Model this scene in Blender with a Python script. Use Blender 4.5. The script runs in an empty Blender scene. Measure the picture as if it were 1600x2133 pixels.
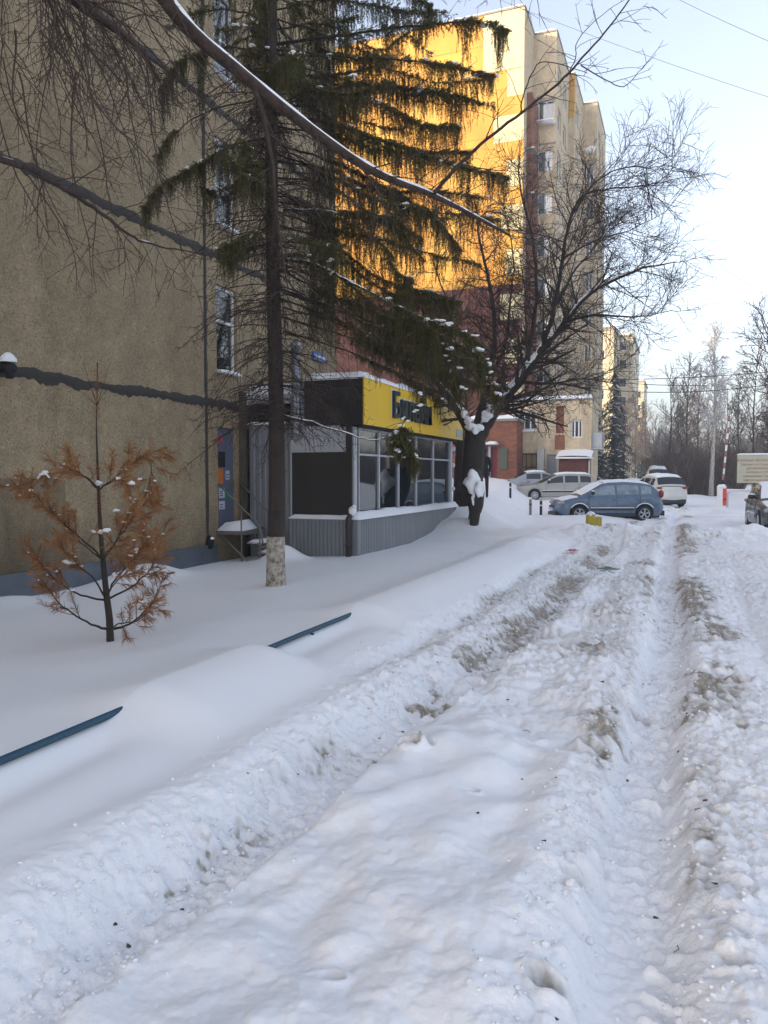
import bpy, bmesh, math, random
import numpy as np
from mathutils import Vector, Matrix
R = math.radians
scene = bpy.context.scene
COL = scene.collection
random.seed(7)
RNG = np.random.default_rng(11)

# ------------------------------------------------------------------ camera, sky, sun, exposure
CAM = Vector((0.0, 0.0, 1.65)); YAW = R(21.2); PITCH = R(2.67)
cd = bpy.data.cameras.new("camera"); cam = bpy.data.objects.new("camera", cd); COL.objects.link(cam)
cd.sensor_fit = 'HORIZONTAL'; cd.sensor_width = 36.0; cd.lens = 36.0
cd.clip_start = 0.05; cd.clip_end = 6000
cam.location = CAM; cam.rotation_euler = (R(90) - PITCH, 0, YAW)
scene.camera = cam

SUN_EL = R(12); SUN_AZ = R(33)          # the sun stands low behind the camera, 33 deg to the left of it
w = bpy.data.worlds.new("World"); scene.world = w; w.use_nodes = True
nt = w.node_tree; nt.nodes.clear()
sky = nt.nodes.new('ShaderNodeTexSky'); sky.sky_type = 'NISHITA'; sky.sun_disc = False
sun_from = Vector((-math.sin(SUN_AZ) * math.cos(SUN_EL), -math.cos(SUN_AZ) * math.cos(SUN_EL), math.sin(SUN_EL)))
sky.sun_elevation = SUN_EL; sky.sun_rotation = math.atan2(sun_from.x, sun_from.y)
sky.air_density = 1.0; sky.dust_density = 2.5; sky.ozone_density = 2.2
hsv = nt.nodes.new('ShaderNodeHueSaturation'); hsv.inputs['Saturation'].default_value = 0.60
tint = nt.nodes.new('ShaderNodeMix'); tint.data_type = 'RGBA'; tint.blend_type = 'MULTIPLY'
tint.inputs[0].default_value = 1.0; tint.inputs[7].default_value = (1.045, 0.99, 0.975, 1)
bg = nt.nodes.new('ShaderNodeBackground'); bg.inputs[1].default_value = 0.15
ow = nt.nodes.new('ShaderNodeOutputWorld')
nt.links.new(sky.outputs[0], hsv.inputs['Color']); nt.links.new(hsv.outputs[0], tint.inputs[6])
nt.links.new(tint.outputs[2], bg.inputs[0]); nt.links.new(bg.outputs[0], ow.inputs[0])
sd = bpy.data.lights.new("sun", 'SUN'); sd.energy = 2.0; sd.angle = R(0.5); sd.color = (1.0, 0.80, 0.52)
so = bpy.data.objects.new("sun", sd); COL.objects.link(so)
so.rotation_euler = sun_from.to_track_quat('Z', 'Y').to_euler()
scene.view_settings.view_transform = 'Standard'; scene.view_settings.look = 'None'
scene.view_settings.gamma = 1.0; scene.view_settings.exposure = 1.74
scene.cycles.max_bounces = 6; scene.cycles.diffuse_bounces = 4; scene.cycles.glossy_bounces = 3
scene.cycles.transparent_max_bounces = 12

# ------------------------------------------------------------------ helpers
_f = Vector((-math.sin(YAW) * math.cos(PITCH), math.cos(YAW) * math.cos(PITCH), -math.sin(PITCH)))
_r = Vector((math.cos(YAW), math.sin(YAW), 0)); _u = _r.cross(_f)
def P(px, py, D):
    """world point at distance D (along the view axis) seen at photo position px, py"""
    return CAM + D * (_f + _r * ((px - 800) / 1600) + _u * ((1066.5 - py) / 1600))

def tag(o, label=None, cat=None, group=None, kind=None):
    if label: o['label'] = label
    if cat: o['category'] = cat
    if group: o['group'] = group
    if kind: o['kind'] = kind
    return o
def empty(name, loc=(0, 0, 0), rz=0.0):
    o = bpy.data.objects.new(name, None); COL.objects.link(o)
    o.location = loc; o.rotation_euler = (0, 0, rz); o.empty_display_size = .1
    return o
def link_mesh(name, me, m, parent=None, smooth=False, label=None):
    o = bpy.data.objects.new(name, me); COL.objects.link(o)
    for k in (m if isinstance(m, (list, tuple)) else [m]): me.materials.append(k)
    if parent: o.parent = parent
    if smooth: me.polygons.foreach_set('use_smooth', [True] * len(me.polygons))
    if label: o['label'] = label
    return o
def copy_tree(o, parent=None):
    c = o.copy(); COL.objects.link(c)
    for k in ('label',):
        if parent is None and k in c: del c[k]
    if parent: c.parent = parent
    for ch in list(o.children): copy_tree(ch, c)
    return c

class MB:
    def __init__(s): s.v = []; s.f = []; s.mi = []
    def face(s, idx, m=0): s.f.append(tuple(idx)); s.mi.append(m)
    def quad(s, a, b, c, d, m=0):
        n = len(s.v); s.v += [tuple(a), tuple(b), tuple(c), tuple(d)]; s.face((n, n+1, n+2, n+3), m)
    def box(s, x0, x1, y0, y1, z0, z1, m=0, rz=0.0, c=None):
        n = len(s.v)
        pts = [(x0,y0,z0),(x1,y0,z0),(x1,y1,z0),(x0,y1,z0),(x0,y0,z1),(x1,y0,z1),(x1,y1,z1),(x0,y1,z1)]
        if rz or c:
            cx, cy = (c if c else ((x0+x1)/2, (y0+y1)/2)); ca, sa = math.cos(rz), math.sin(rz)
            pts = [(cx+(x-cx)*ca-(y-cy)*sa, cy+(x-cx)*sa+(y-cy)*ca, z) for x, y, z in pts]
        s.v += pts
        for q in ((0,3,2,1),(4,5,6,7),(0,1,5,4),(1,2,6,5),(2,3,7,6),(3,0,4,7)): s.face([n+i for i in q], m)
    def tube(s, pts, radii, n=6, m=0, cap=True):
        pts = [Vector(p) for p in pts]
        if isinstance(radii, (int, float)): radii = [radii]*len(pts)
        base = len(s.v); prev = None; L = len(pts)
        for i, p in enumerate(pts):
            t = (pts[min(i+1, L-1)] - pts[max(i-1, 0)])
            if t.length < 1e-9: t = Vector((0, 0, 1))
            t.normalize()
            if prev is None:
                ref = Vector((0, 0, 1)) if abs(t.z) < .9 else Vector((1, 0, 0))
                a = t.cross(ref).normalized()
            else:
                a = (prev - t*prev.dot(t))
                if a.length < 1e-6: a = t.orthogonal()
                a.normalize()
            prev = a; b = t.cross(a); r = radii[i]
            for k in range(n):
                an = 2*math.pi*k/n
                s.v.append(tuple(p + (a*math.cos(an) + b*math.sin(an))*r))
        for i in range(L-1):
            for k in range(n):
                k2 = (k+1) % n
                s.face((base+i*n+k, base+i*n+k2, base+(i+1)*n+k2, base+(i+1)*n+k), m)
        if cap:
            s.face([base+k for k in range(n)][::-1], m); s.face([base+(L-1)*n+k for k in range(n)], m)
    def grid(s, rows, m=0, closed=False):
        base = len(s.v); nr = len(rows); nc = len(rows[0])
        for r_ in rows: s.v += [tuple(p) for p in r_]
        for i in range(nr-1):
            for j in range(nc-1 + (1 if closed else 0)):
                j2 = (j+1) % nc
                s.face((base+i*nc+j, base+i*nc+j2, base+(i+1)*nc+j2, base+(i+1)*nc+j), m)
    def blob(s, c, rx, ry, rz, m=0, nu=8, nv=5, jit=.12, half=False):
        c = Vector(c); rows = []
        for i in range(nv+1):
            th = (math.pi*(.5 if half else 1.0))*i/nv
            row = []
            for j in range(nu):
                ph = 2*math.pi*j/nu; k = 1+random.uniform(-jit, jit) if 0 < i < nv else 1
                row.append((c.x+rx*math.sin(th)*math.cos(ph)*k, c.y+ry*math.sin(th)*math.sin(ph)*k, c.z+rz*math.cos(th)*(k if not half else 1)))
            rows.append(row)
        s.grid(rows, m, closed=True)
    def lump(s, c, rx, ry, rz, m=0, nu=18, nv=10, amp=.28):
        c = Vector(c); sd = random.random()*40; rows = []
        for i in range(nv+1):
            th = math.pi*i/nv; row = []
            for j in range(nu):
                ph = 2*math.pi*j/nu; x, y, z = math.sin(th)*math.cos(ph), math.sin(th)*math.sin(ph), math.cos(th)
                k = 1+amp*(math.sin(x*2.6+sd)*math.cos(y*2.9+sd*1.7)+.6*math.sin(z*3.7+x*2.2+sd*.6)+.3*math.sin(x*6+y*5+sd)*math.sin(z*5+sd))
                k *= 1 if z > -.1 else .82
                row.append((c.x+rx*x*k, c.y+ry*y*k, c.z+rz*z*k))
            rows.append(row)
        s.grid(rows, m, closed=True)
    def build(s, name, m, parent=None, smooth=False, label=None):
        me = bpy.data.meshes.new(name); me.from_pydata(s.v, [], s.f)
        if any(s.mi): me.polygons.foreach_set('material_index', s.mi)
        me.update()
        return link_mesh(name, me, m, parent, smooth, label)

def np_mesh(name, V, F, m, parent=None, smooth=False):
    """V (n,3) floats, F (k,4) or (k,3) ints"""
    me = bpy.data.meshes.new(name); V = np.asarray(V, np.float32); F = np.asarray(F, np.int32); k, s = F.shape
    me.vertices.add(len(V)); me.vertices.foreach_set('co', V.ravel()); me.loops.add(k*s); me.loops.foreach_set('vertex_index', F.ravel())
    me.polygons.add(k); me.polygons.foreach_set('loop_start', (np.arange(k)*s).astype(np.int32)); me.update(calc_edges=True)
    if smooth: me.polygons.foreach_set('use_smooth', np.ones(k, bool))
    return link_mesh(name, me, m, parent)
def fast_tubes(paths, nfun):
    """all the tubes of many thin branches in one go; paths = [(points, radii)]"""
    groups = {}
    for pts, rad in paths: groups.setdefault((len(pts), nfun(rad[0])), []).append((pts, rad))
    VV = []; FF = []; off = 0
    for (L, n), lst in groups.items():
        Pn = np.array([[(p.x, p.y, p.z) for p in pts] for pts, _ in lst]); Rn = np.array([rad for _, rad in lst])
        t = np.empty_like(Pn); t[:, 1:-1] = Pn[:, 2:]-Pn[:, :-2]; t[:, 0] = Pn[:, 1]-Pn[:, 0]; t[:, -1] = Pn[:, -1]-Pn[:, -2]
        t /= np.linalg.norm(t, axis=2, keepdims=True)+1e-9
        ch = Pn[:, -1]-Pn[:, 0]; ax = np.argmin(np.abs(ch), axis=1); ref = np.zeros((len(lst), 3)); ref[np.arange(len(lst)), ax] = 1
        A = np.cross(t, ref[:, None, :]); A /= np.linalg.norm(A, axis=2, keepdims=True)+1e-9; B = np.cross(t, A)
        an = 2*np.pi*np.arange(n)/n
        V = Pn[:, :, None, :]+(A[:, :, None, :]*np.cos(an)[None, None, :, None]+B[:, :, None, :]*np.sin(an)[None, None, :, None])*Rn[:, :, None, None]
        N = len(lst); idx = np.arange(N*L*n).reshape(N, L, n)+off; i2 = np.roll(idx, -1, axis=2)
        FF.append(np.stack([idx[:, :-1], i2[:, :-1], i2[:, 1:], idx[:, 1:]], -1).reshape(-1, 4)); VV.append(V.reshape(-1, 3)); off += N*L*n
    return np.vstack(VV), np.vstack(FF)

def bevel(o, wdt=.01, seg=2):
    b = o.modifiers.new('bevel', 'BEVEL'); b.width = wdt; b.segments = seg; b.limit_method = 'ANGLE'; b.angle_limit = R(35)
    return o

# ------------------------------------------------------------------ numpy noise
def _h(ix, iy, seed):
    n = (ix.astype(np.int64)*374761393 + iy.astype(np.int64)*668265263 + seed*1442695041) & 0xffffffff
    n = ((n ^ (n >> 13)) * 1274126177) & 0xffffffff
    n = (n ^ (n >> 16))
    return (n & 0xffffff).astype(np.float64)/0xffffff
def vnoise(x, y, seed=0):
    x0 = np.floor(x); y0 = np.floor(y); fx = x-x0; fy = y-y0
    fx = fx*fx*fx*(fx*(fx*6-15)+10); fy = fy*fy*fy*(fy*(fy*6-15)+10)
    a = _h(x0, y0, seed); b = _h(x0+1, y0, seed); c = _h(x0, y0+1, seed); d = _h(x0+1, y0+1, seed)
    return (a*(1-fx)+b*fx)*(1-fy)+(c*(1-fx)+d*fx)*fy
def fbm(x, y, oct=4, seed=0, gain=.5):
    t = 0; a = 1; s = 0; ca, sa = math.cos(.6), math.sin(.6)
    for o in range(oct):
        t = t + a*(vnoise(x, y, seed+o)-.5)*2; s += a; a *= gain
        x, y = (x*ca-y*sa)*2.03+17.1, (x*sa+y*ca)*2.03+5.7
    return t/s
def sstep(a, b, x):
    t = np.clip((x-a)/(b-a), 0, 1); return t*t*(3-2*t)
def gauss(x, c, s): return np.exp(-((x-c)/s)**2)

# ------------------------------------------------------------------ materials
def mat(name, col=(.5,.5,.5), rough=.7, metal=0.0, spec=.5, noise=None, bump=None, emit=None):
    """noise=(scale, amount, (r,g,b)) mixes in a second colour; bump=(scale, strength)"""
    m = bpy.data.materials.new(name); m.use_nodes = True; t = m.node_tree; p = t.nodes['Principled BSDF']
    p.inputs['Base Color'].default_value = (*col, 1); p.inputs['Roughness'].default_value = rough
    p.inputs['Metallic'].default_value = metal; p.inputs['Specular IOR Level'].default_value = spec
    g = t.nodes.new('ShaderNodeNewGeometry')
    if noise:
        n = t.nodes.new('ShaderNodeTexNoise'); n.inputs['Scale'].default_value = noise[0]; n.inputs['Detail'].default_value = 5
        n.inputs['Roughness'].default_value = .6
        mp = t.nodes.new('ShaderNodeMapping'); mp.inputs['Scale'].default_value = (noise[3] if len(noise) > 3 else (1, 1, 1))
        t.links.new(g.outputs['Position'], mp.inputs[0]); t.links.new(mp.outputs[0], n.inputs['Vector'])
        rp = t.nodes.new('ShaderNodeMapRange'); rp.inputs[1].default_value = .5-.5*noise[1]*.6; rp.inputs[2].default_value = .5+.35
        rp.inputs[1].default_value = .38; rp.inputs[2].default_value = .68; rp.inputs[4].default_value = noise[1]
        mx = t.nodes.new('ShaderNodeMix'); mx.data_type = 'RGBA'
        mx.inputs[6].default_value = (*col, 1); mx.inputs[7].default_value = (*noise[2], 1)
        t.links.new(n.outputs[0], rp.inputs[0]); t.links.new(rp.outputs[0], mx.inputs[0]); t.links.new(mx.outputs[2], p.inputs['Base Color'])
    if bump:
        n2 = t.nodes.new('ShaderNodeTexNoise'); n2.inputs['Scale'].default_value = bump[0]; n2.inputs['Detail'].default_value = 4
        t.links.new(g.outputs['Position'], n2.inputs['Vector'])
        b = t.nodes.new('ShaderNodeBump'); b.inputs['Strength'].default_value = bump[1]; b.inputs['Distance'].default_value = .02
        t.links.new(n2.outputs[0], b.inputs['Height']); t.links.new(b.outputs[0], p.inputs['Normal'])
    return m

def snow_material():
    m = bpy.data.materials.new('snow'); m.use_nodes = True; t = m.node_tree; p = t.nodes['Principled BSDF']
    p.inputs['Roughness'].default_value = .65; p.inputs['Specular IOR Level'].default_value = .25
    g = t.nodes.new('ShaderNodeNewGeometry')
    at = t.nodes.new('ShaderNodeAttribute'); at.attribute_name = 'dirt'
    n = t.nodes.new('ShaderNodeTexNoise'); n.inputs['Scale'].default_value = 26; n.inputs['Detail'].default_value = 6; n.inputs['Roughness'].default_value = .65
    t.links.new(g.outputs['Position'], n.inputs['Vector'])
    # dirt = attribute broken up by fine noise
    ma = t.nodes.new('ShaderNodeMath'); ma.operation = 'MULTIPLY_ADD'; ma.inputs[1].default_value = 1.6; ma.inputs[2].default_value = -.75
    t.links.new(n.outputs[0], ma.inputs[0])
    ad = t.nodes.new('ShaderNodeMath'); ad.operation = 'ADD'
    t.links.new(ma.outputs[0], ad.inputs[0]); t.links.new(at.outputs['Fac'], ad.inputs[1])
    mu = t.nodes.new('ShaderNodeMath'); mu.operation = 'MULTIPLY'; mu.use_clamp = True
    t.links.new(ad.outputs[0], mu.inputs[0]); t.links.new(at.outputs['Fac'], mu.inputs[1])
    n3 = t.nodes.new('ShaderNodeTexNoise'); n3.inputs['Scale'].default_value = 1.3; n3.inputs['Detail'].default_value = 3
    t.links.new(g.outputs['Position'], n3.inputs['Vector'])
    mx0 = t.nodes.new('ShaderNodeMix'); mx0.data_type = 'RGBA'
    mx0.inputs[6].default_value = (.86, .87, .90, 1); mx0.inputs[7].default_value = (.90, .90, .91, 1)
    t.links.new(n3.outputs[0], mx0.inputs[0])
    mx = t.nodes.new('ShaderNodeMix'); mx.data_type = 'RGBA'
    mx.inputs[7].default_value = (.29, .245, .19, 1)
    t.links.new(mx0.outputs[2], mx.inputs[6]); t.links.new(mu.outputs[0], mx.inputs[0]); t.links.new(mx.outputs[2], p.inputs['Base Color'])
    n2 = t.nodes.new('ShaderNodeTexNoise'); n2.inputs['Scale'].default_value = 60; n2.inputs['Detail'].default_value = 5
    t.links.new(g.outputs['Position'], n2.inputs['Vector'])
    ar = t.nodes.new('ShaderNodeAttribute'); ar.attribute_name = 'rough'
    mr = t.nodes.new('ShaderNodeMapRange'); mr.inputs[3].default_value = .08; mr.inputs[4].default_value = .75
    t.links.new(ar.outputs['Fac'], mr.inputs[0])
    b = t.nodes.new('ShaderNodeBump'); b.inputs['Distance'].default_value = .012
    t.links.new(mr.outputs[0], b.inputs['Strength'])
    t.links.new(n2.outputs[0], b.inputs['Height']); t.links.new(b.outputs[0], p.inputs['Normal'])
    return m

def concrete_material(name, base, dark, light, stain=.5, speck=1.0):
    """washed-pebble concrete: fine light and dark specks plus vertical weather stains"""
    m = bpy.data.materials.new(name); m.use_nodes = True; t = m.node_tree; p = t.nodes['Principled BSDF']
    p.inputs['Roughness'].default_value = .9; p.inputs['Specular IOR Level'].default_value = .2
    g = t.nodes.new('ShaderNodeNewGeometry')
    vo = t.nodes.new('ShaderNodeTexVoronoi'); vo.inputs['Scale'].default_value = 48
    t.links.new(g.outputs['Position'], vo.inputs['Vector'])
    se = t.nodes.new('ShaderNodeSeparateColor'); t.links.new(vo.outputs['Color'], se.inputs[0])
    cr = t.nodes.new('ShaderNodeValToRGB'); e = cr.color_ramp.elements
    e[0].position = 0; e[0].color = (*dark, 1); e[1].position = 1; e[1].color = (*light, 1)
    a = cr.color_ramp.elements.new(.30); a.color = (*base, 1); a2 = cr.color_ramp.elements.new(.90); a2.color = (*[c*1.08 for c in base], 1)
    a3 = cr.color_ramp.elements.new(.965); a3.color = (*[min(.75, c*1.3) for c in base], 1)
    t.links.new(se.outputs[0], cr.inputs[0])
    mp = t.nodes.new('ShaderNodeMapping'); mp.inputs['Scale'].default_value = (1.0, 1.0, .16)
    t.links.new(g.outputs['Position'], mp.inputs[0])
    n = t.nodes.new('ShaderNodeTexNoise'); n.inputs['Scale'].default_value = 1.7; n.inputs['Detail'].default_value = 6; n.inputs['Roughness'].default_value = .62
    t.links.new(mp.outputs[0], n.inputs['Vector'])
    mr = t.nodes.new('ShaderNodeMapRange'); mr.inputs[1].default_value = .35; mr.inputs[2].default_value = .7
    mr.inputs[3].default_value = 1.12; mr.inputs[4].default_value = 1.12-stain
    t.links.new(n.outputs[0], mr.inputs[0])
    n5 = t.nodes.new('ShaderNodeTexNoise'); n5.inputs['Scale'].default_value = 2.8; n5.inputs['Detail'].default_value = 6; n5.inputs['Roughness'].default_value = .7
    t.links.new(g.outputs['Position'], n5.inputs['Vector'])
    mr5 = t.nodes.new('ShaderNodeMapRange'); mr5.inputs[1].default_value = .3; mr5.inputs[2].default_value = .7; mr5.inputs[3].default_value = .80; mr5.inputs[4].default_value = 1.18
    t.links.new(n5.outputs[0], mr5.inputs[0])
    mm = t.nodes.new('ShaderNodeMath'); mm.operation = 'MULTIPLY'; t.links.new(mr.outputs[0], mm.inputs[0]); t.links.new(mr5.outputs[0], mm.inputs[1])
    sp = t.nodes.new('ShaderNodeSeparateXYZ'); t.links.new(g.outputs['Position'], sp.inputs[0])      # splash stain along the foot of the wall
    wz = t.nodes.new('ShaderNodeMath'); wz.operation = 'MULTIPLY_ADD'; wz.inputs[1].default_value = -1.6; t.links.new(n.outputs[0], wz.inputs[0]); t.links.new(sp.outputs[2], wz.inputs[2])
    sz = t.nodes.new('ShaderNodeMapRange'); sz.inputs[1].default_value = -.45; sz.inputs[2].default_value = .45; sz.inputs[3].default_value = .66; sz.inputs[4].default_value = 1.0
    t.links.new(wz.outputs[0], sz.inputs[0]); m4 = t.nodes.new('ShaderNodeMath'); m4.operation = 'MULTIPLY'; t.links.new(mm.outputs[0], m4.inputs[0]); t.links.new(sz.outputs[0], m4.inputs[1]); mm = m4
    mx = t.nodes.new('ShaderNodeVectorMath'); mx.operation = 'SCALE'
    t.links.new(cr.outputs[0], mx.inputs[0]); t.links.new(mm.outputs[0], mx.inputs['Scale'])
    t.links.new(mx.outputs[0], p.inputs['Base Color'])
    b = t.nodes.new('ShaderNodeBump'); b.inputs['Strength'].default_value = .5; b.inputs['Distance'].default_value = .008
    t.links.new(vo.outputs['Distance'], b.inputs['Height']); t.links.new(b.outputs[0], p.inputs['Normal'])
    return m

def glass_material(name, tint=(.02,.025,.03), trans=.55, ior=2.1):
    m = bpy.data.materials.new(name); m.use_nodes = True; t = m.node_tree; p = t.nodes['Principled BSDF']
    p.inputs['Base Color'].default_value = (*tint, 1); p.inputs['Roughness'].default_value = .03; p.inputs['Specular IOR Level'].default_value = 1.0
    p.inputs['IOR'].default_value = ior
    if trans > 0:
        tr = t.nodes.new('ShaderNodeBsdfTransparent'); tr.inputs[0].default_value = (.75, .8, .8, 1)
        ms = t.nodes.new('ShaderNodeMixShader'); ms.inputs[0].default_value = trans
        t.links.new(p.outputs[0], ms.inputs[1]); t.links.new(tr.outputs[0], ms.inputs[2])
        t.links.new(ms.outputs[0], t.nodes['Material Output'].inputs[0])
    return m

def checker_bark(name):
    """birch bark: white with dark horizontal flecks"""
    return mat(name, (.55,.53,.49), .8, noise=(7, 1.0, (.06,.055,.05), (1,1,3.5)))

M = {}
M['snow'] = snow_material()
M['snowcap'] = mat('snow_cap', (.87,.88,.90), .7, spec=.2, noise=(9,.5,(.82,.83,.87)), bump=(45,.35))
M['pebble'] = concrete_material('pebble_concrete', (.305,.240,.152), (.215,.168,.108), (.43,.355,.24), .26)
M['seal'] = mat('joint_sealant', (.050,.042,.034), .8, noise=(6,.8,(.03,.03,.03)), bump=(20,.5))
M['plinth'] = mat('blue_grey_sheet', (.120,.138,.165), .5, metal=.2, noise=(2.5,.8,(.085,.10,.125)))
M['cream'] = concrete_material('cream_panel', (.57,.465,.32), (.42,.34,.23), (.68,.58,.42), .34)
M['cream_paint'] = mat('cream_paint', (.56,.49,.30), .85, noise=(1.2,.6,(.50,.43,.26)))
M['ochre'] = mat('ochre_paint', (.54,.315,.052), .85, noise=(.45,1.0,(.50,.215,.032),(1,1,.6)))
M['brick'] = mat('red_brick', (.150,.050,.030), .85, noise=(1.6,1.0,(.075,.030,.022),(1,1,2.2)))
M['brick_orange'] = mat('orange_brick', (.27,.105,.055), .85, noise=(2.2,1.0,(.12,.048,.032),(1,1,2.2)))  # lighter, more orange brick of the loggias and entrance wing
M['far_cream'] = mat('far_cream_panel', (.62,.54,.36), .9, noise=(.35,.6,(.48,.40,.27)))
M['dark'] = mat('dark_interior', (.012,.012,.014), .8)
M['black_panel'] = mat('black_sheet', (.014,.013,.014), .42)
M['brown_panel'] = mat('dark_brown_roller_sheet', (.022,.018,.016), .5)
M['sheet'] = mat('grey_profiled_sheet', (.25,.265,.285), .42, metal=.3, noise=(3,.6,(.19,.20,.215),(1,1,.3)))
M['sheet_light'] = mat('light_grey_sheet', (.46,.48,.52), .45, metal=.1, noise=(2,.4,(.38,.40,.44)))
M['white_frame'] = mat('white_frame', (.72,.73,.75), .4)
M['grey_frame'] = mat('grey_frame', (.42,.44,.47), .4)
M['yellow_sign'] = mat('yellow_fascia', (.78,.50,.012), .42, noise=(1.5,.4,(.66,.40,.01)))
M['glass'] = glass_material('window_glass', (.02,.025,.03), .3)
M['shopglass'] = glass_material('shop_glass', (.02,.025,.03), .28)
M['carglass'] = glass_material('car_glass', (.010,.012,.015), 0, 1.45)
M['bark'] = mat('dark_bark', (.048,.036,.028), .95, noise=(14,.9,(.03,.023,.02),(1,1,.35)), bump=(40,.9))
M['bark_bough'] = mat('brown_bark', (.060,.038,.030), .95, noise=(16,1.0,(.025,.017,.015)), bump=(35,.9))
M['twig'] = mat('twig_bark', (.060,.040,.032), .95, noise=(3,.7,(.05,.035,.028)))
M['twig_far'] = mat('grey_brown_twigs', (.17,.13,.105), .95, noise=(.8,.7,(.12,.092,.078)))
M['frost'] = mat('frosted_twigs', (.50,.50,.52), .9, noise=(1.2,.7,(.36,.35,.36)))
M['spruce'] = mat('spruce_needles', (.078,.084,.026), .8, noise=(2.6,1.0,(.110,.078,.028)))
M['fir_far'] = mat('far_fir_needles', (.045,.055,.042), .9, noise=(1.0,.7,(.085,.095,.085)))
M['rust'] = mat('dry_pine_needles', (.34,.155,.052), .85, noise=(7,1.0,(.20,.085,.033)))
M['whitewash'] = mat('whitewashed_bark', (.50,.455,.38), .95, noise=(16,1.0,(.13,.10,.075)), bump=(40,.9))
M['birch'] = checker_bark('birch_bark')
M['blue_rail'] = mat('blue_painted_pipe', (.008,.052,.095), .6, noise=(45,.9,(.025,.080,.125)))
M['steel'] = mat('weathered_steel', (.20,.185,.165), .5, metal=.5)
M['galv'] = mat('galvanised_duct', (.30,.32,.35), .35, metal=.7, noise=(3,.5,(.22,.24,.27)))
M['brown_pipe'] = mat('brown_downpipe', (.038,.024,.022), .45)
M['tyre'] = mat('tyre_rubber', (.018,.018,.02), .85)
M['rim'] = mat('alloy_rim', (.55,.56,.58), .35, metal=.7)
M['plastic'] = mat('black_plastic', (.022,.022,.025), .55)
M['lamp_clear'] = mat('clear_lamp', (.32,.34,.37), .15)
M['lamp_red'] = mat('red_lamp', (.28,.02,.015), .25)
M['plate'] = mat('plate_white', (.6,.6,.6), .5)
M['wire'] = mat('wire_black', (.03,.03,.035), .6)
M['red'] = mat('red_paint', (.62,.055,.03), .5)
M['concrete'] = mat('grey_concrete', (.26,.25,.235), .9, noise=(5,.6,(.18,.17,.16)), bump=(30,.4))
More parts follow.
